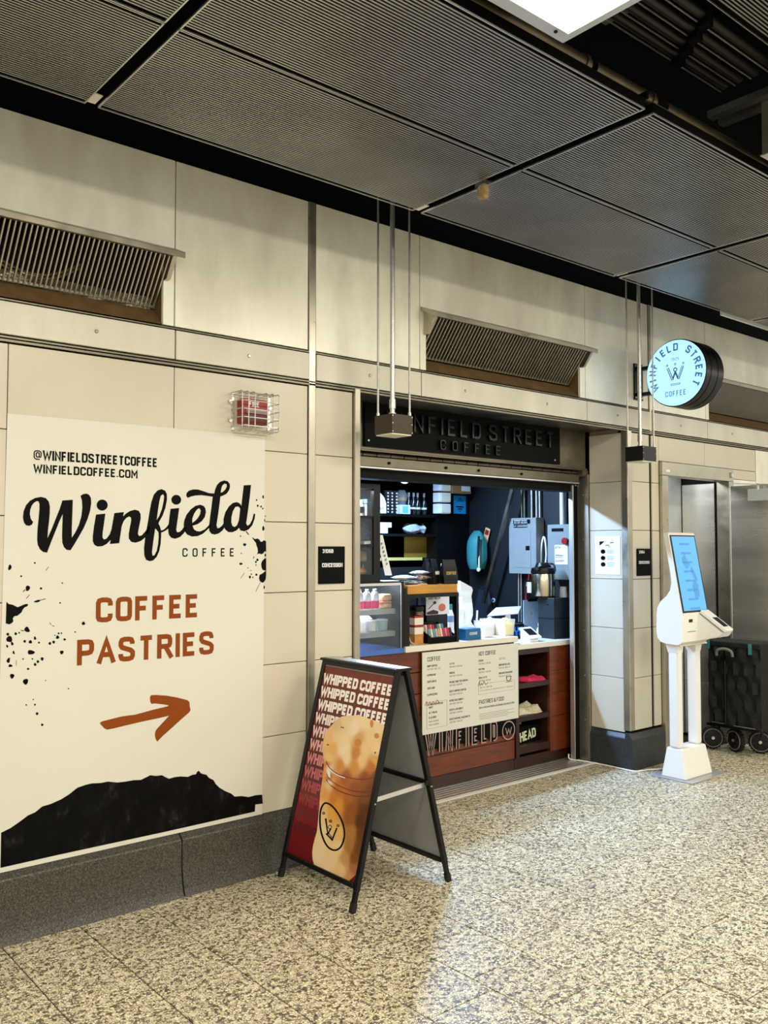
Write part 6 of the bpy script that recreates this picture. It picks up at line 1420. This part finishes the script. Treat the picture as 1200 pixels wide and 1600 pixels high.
p = atY(631, 800, 5.55); t = thing('tea_tin', (p.x, 5.55, 1.8385), 'white tin with turquoise label beside the syrup bottles', 'tin'); MB().box(p.x-.055, 5.53, 1.8386, p.x+.055, 5.62, 1.915).build('tin_body', 'paper_white', t, bev=.003); mat('turquoise', rgb(110, 205, 210), .5); MB().box(p.x-.033, 5.5285, 1.848, p.x+.030, 5.53, 1.905).build('turquoise_label', 'turquoise', t)
p = atY(631, 780, 5.66); t = thing('paper_cup_stack', (p.x, 5.68, 1.8385), 'clear domed container with tan band behind the turquoise-labelled tin', 'container'); MB().lathe([(.05, 0), (.056, .16), (.03, .21), (.01, .215)], (p.x+.01, 5.70, 1.8386), 16).build('container_body', 'clear_plastic', t, smooth=True); MB().lathe([(.0565, .12), (.0565, .145)], (p.x+.01, 5.70, 1.8386), 16).build('tan_band', 'sandwich', t, smooth=True); MB().lathe([(.045, .003), (.05, .11)], (p.x+.01, 5.70, 1.8386), 14).build('dark_contents', 'frame_black', t, smooth=True)
mat('zebra', rgb(20, 20, 22), .4)
for k, px_ in enumerate((605, 611.5, 618.5)):
    p = atY(px_, 798, 5.58); t = thing('cup_stack', (p.x, 5.6, 1.8385), ('left', 'middle', 'right')[k] + ' tall stack of black cups with white print on the storage shelf', 'cup stack', 'black cup stacks on the storage shelf')
    for j in range(7): MB().lathe([(.020, 0), (.027, .034), (.028, .036), (.024, .036)], (p.x, 5.6, 1.8386+.026*j), 12).build('cup', 'zebra', t, smooth=True)
    m = MB()
    for j in range(7): m.box(p.x-.004, 5.572, 1.848+.026*j, p.x+.012, 5.5745, 1.860+.026*j)
    m.build('white_print', 'paper_white', t)
p = atY(595, 796, 5.40); t = thing('white_holder', (p.x, 5.55, 1.8385), 'white cut-away holder with crown emblem at the left of the storage shelf', 'holder')
a_, b_ = atY(586, 770, 5.52), atY(603, 796, 5.52); MB().prism([(a_.x-.06, 1.8386), (b_.x, 1.8386), (b_.x, 1.92), (b_.x-.02, 1.965), (b_.x-.06, 2.00), (a_.x-.06, 2.03)], (0, 5.52, 0), (1, 0, 0), (0, 0, 1), (0, .10, 0)).build('holder_body', 'paper_white', t, bev=.003)
m = MB(); f = lambda u, v: Vector((b_.x-.045+u, 5.519, 1.875+v)); m.ribbon([(-.02, .025), (-.01, -.012), (0, .012), (.01, -.012), (.02, .025)], .004, f).ribbon([(-.012, -.024), (.012, -.024)], .003, f); m.build('crown_print', 'ink_grey', t)
for k, (za_, zb_, w, lab) in enumerate(((1.752, 1.790, .0, 'upper'), (1.6765, 1.722, -.04, 'lower'))):
    p = atY(617, 803, 5.48); tag(MB().box(p.x-.32, 5.52, za_ if k else 1.7225+.002, p.x+w, 5.75, zb_ if k else 1.765).build('cake_box', 'paper_white', bev=.002), lab + ' flat white cake box on the middle storage shelf', 'box', 'flat white cake boxes')
mat('film', rgb(196, 206, 216), .25, noise=(30, 4, .15), bump=.6, bump_scale=30)
p = atY(650, 833, 5.56); m = MB(); P = []; nu, nv = 18, 9
for j in range(nv+1):
    for i in range(nu):
        u, v = 2*math.pi*i/nu, j/nv; x = -.115 + .25*v; r = .045*math.sin(math.pi*min(1, v*1.25))**.6 + .002 if v < .75 else .012 + .03*math.sin(math.pi*(v-.72)/.32); r *= 1 + .12*math.sin(5*u + 6*v)
        P.append((p.x + x, 5.60 + r*math.cos(u), 1.676 + .046 + r*math.sin(u)))
tag(m.add(P, [(j*nu+i, j*nu+(i+1) % nu, (j+1)*nu+(i+1) % nu, (j+1)*nu+i) for j in range(nv) for i in range(nu)]).build('tied_bag', 'film', smooth=True), 'tied translucent plastic bag on the middle storage shelf', 'plastic bag')
t = thing('ring_lamp', (4.6, 5.6, 2.2), 'round white ring light under the shutter lintel', 'lamp'); p = atY(632, 745, 5.2); MB().tube([(p.x + .06*math.cos(2*math.pi*i/24), 5.2, p.z + .012 + .06*math.sin(2*math.pi*i/24)) for i in range(24)], .008, 8, True).build('ring', 'white_gloss', t, smooth=True); MB().bar((p.x-.055, 5.2, p.z+.012), (p.x+.055, 5.2, p.z+.012), .01, .01).bar((p.x, 5.2, p.z+.07), (p.x, 5.2, 2.498), .008, .008).build('ring_support', 'frame_black', t)
# tall black cabinet at the right of the shelves with boxes and notices
cbk = thing('tall_cabinet', (5.4, 5.7, 0), 'tall black cabinet beside the storage shelving', 'cabinet'); MB().box(5.21, SY+.02, .003, 5.595, 5.98, 2.25).build('cabinet_body', 'shop_black', cbk, bev=.004); MB().box(5.215, SY+.012, .05, 5.59, SY+.0195, 2.24).build('cabinet_door', 'shop_black', cbk, bev=.002)
for k in range(3):
    a_, b_ = atY(688, 752+17.5*k, 5.44), atY(703, 768+17.5*k, 5.44)
    t = thing('sleeve_box', (a_.x+.05, 5.47, b_.z), ('top', 'middle', 'bottom')[k] + ' white sleeve box in the column on the black cabinet', 'box', 'white sleeve boxes on the cabinet')
    MB().box(a_.x-.02, 5.43, b_.z+.002, b_.x, SY+.0115, a_.z).build('box_shell', 'paper_white', t, bev=.004); MB().box(a_.x, 5.425, b_.z+.010, b_.x-.004, 5.4295, a_.z-.008).build('box_window', 'cream_plastic', t, bev=.002)
a_, b_ = atY(704, 748, 5.44), atY(732, 772, 5.44); t = thing('brown_carton', ((a_.x+b_.x)/2, 5.46, b_.z), 'brown cardboard carton with white label high on the black cabinet', 'carton'); mat('cardboard', rgb(150, 110, 68), .7); MB().box(a_.x, 5.41, b_.z, b_.x, SY+.0115, a_.z).build('carton_body', 'cardboard', t); MB().box(a_.x+.10, 5.408, b_.z+.02, b_.x-.012, 5.41, a_.z-.01).build('white_label', 'paper_white', t)
a_, b_ = atY(710, 774, 5.50), atY(729, 803, 5.50); t = thing('blue_notice', ((a_.x+b_.x)/2, 5.505, b_.z), 'bright blue notice sheet taped to the black cabinet', 'notice'); mat('notice_blue', rgb(28, 150, 214), .5); MB().box(a_.x, SY+.008, b_.z, b_.x, SY+.0115, a_.z).build('sheet', 'notice_blue', t)
m = MB(); f = lambda u, v: Vector((a_.x+u*(b_.x-a_.x), SY+.0072, a_.z - v*(a_.z-b_.z))); m.flat([[f(.5, .1), f(.58, .2), f(.42, .2)]]).ribbon([(.25, .3), (.75, .3)], .03, f).ribbon([(.2, .62), (.8, .62)], .07, f).ribbon([(.3, .74), (.7, .74)], .06, f).ribbon([(.4, .86), (.6, .86)], .03, f); m.build('notice_print', 'ink', t)
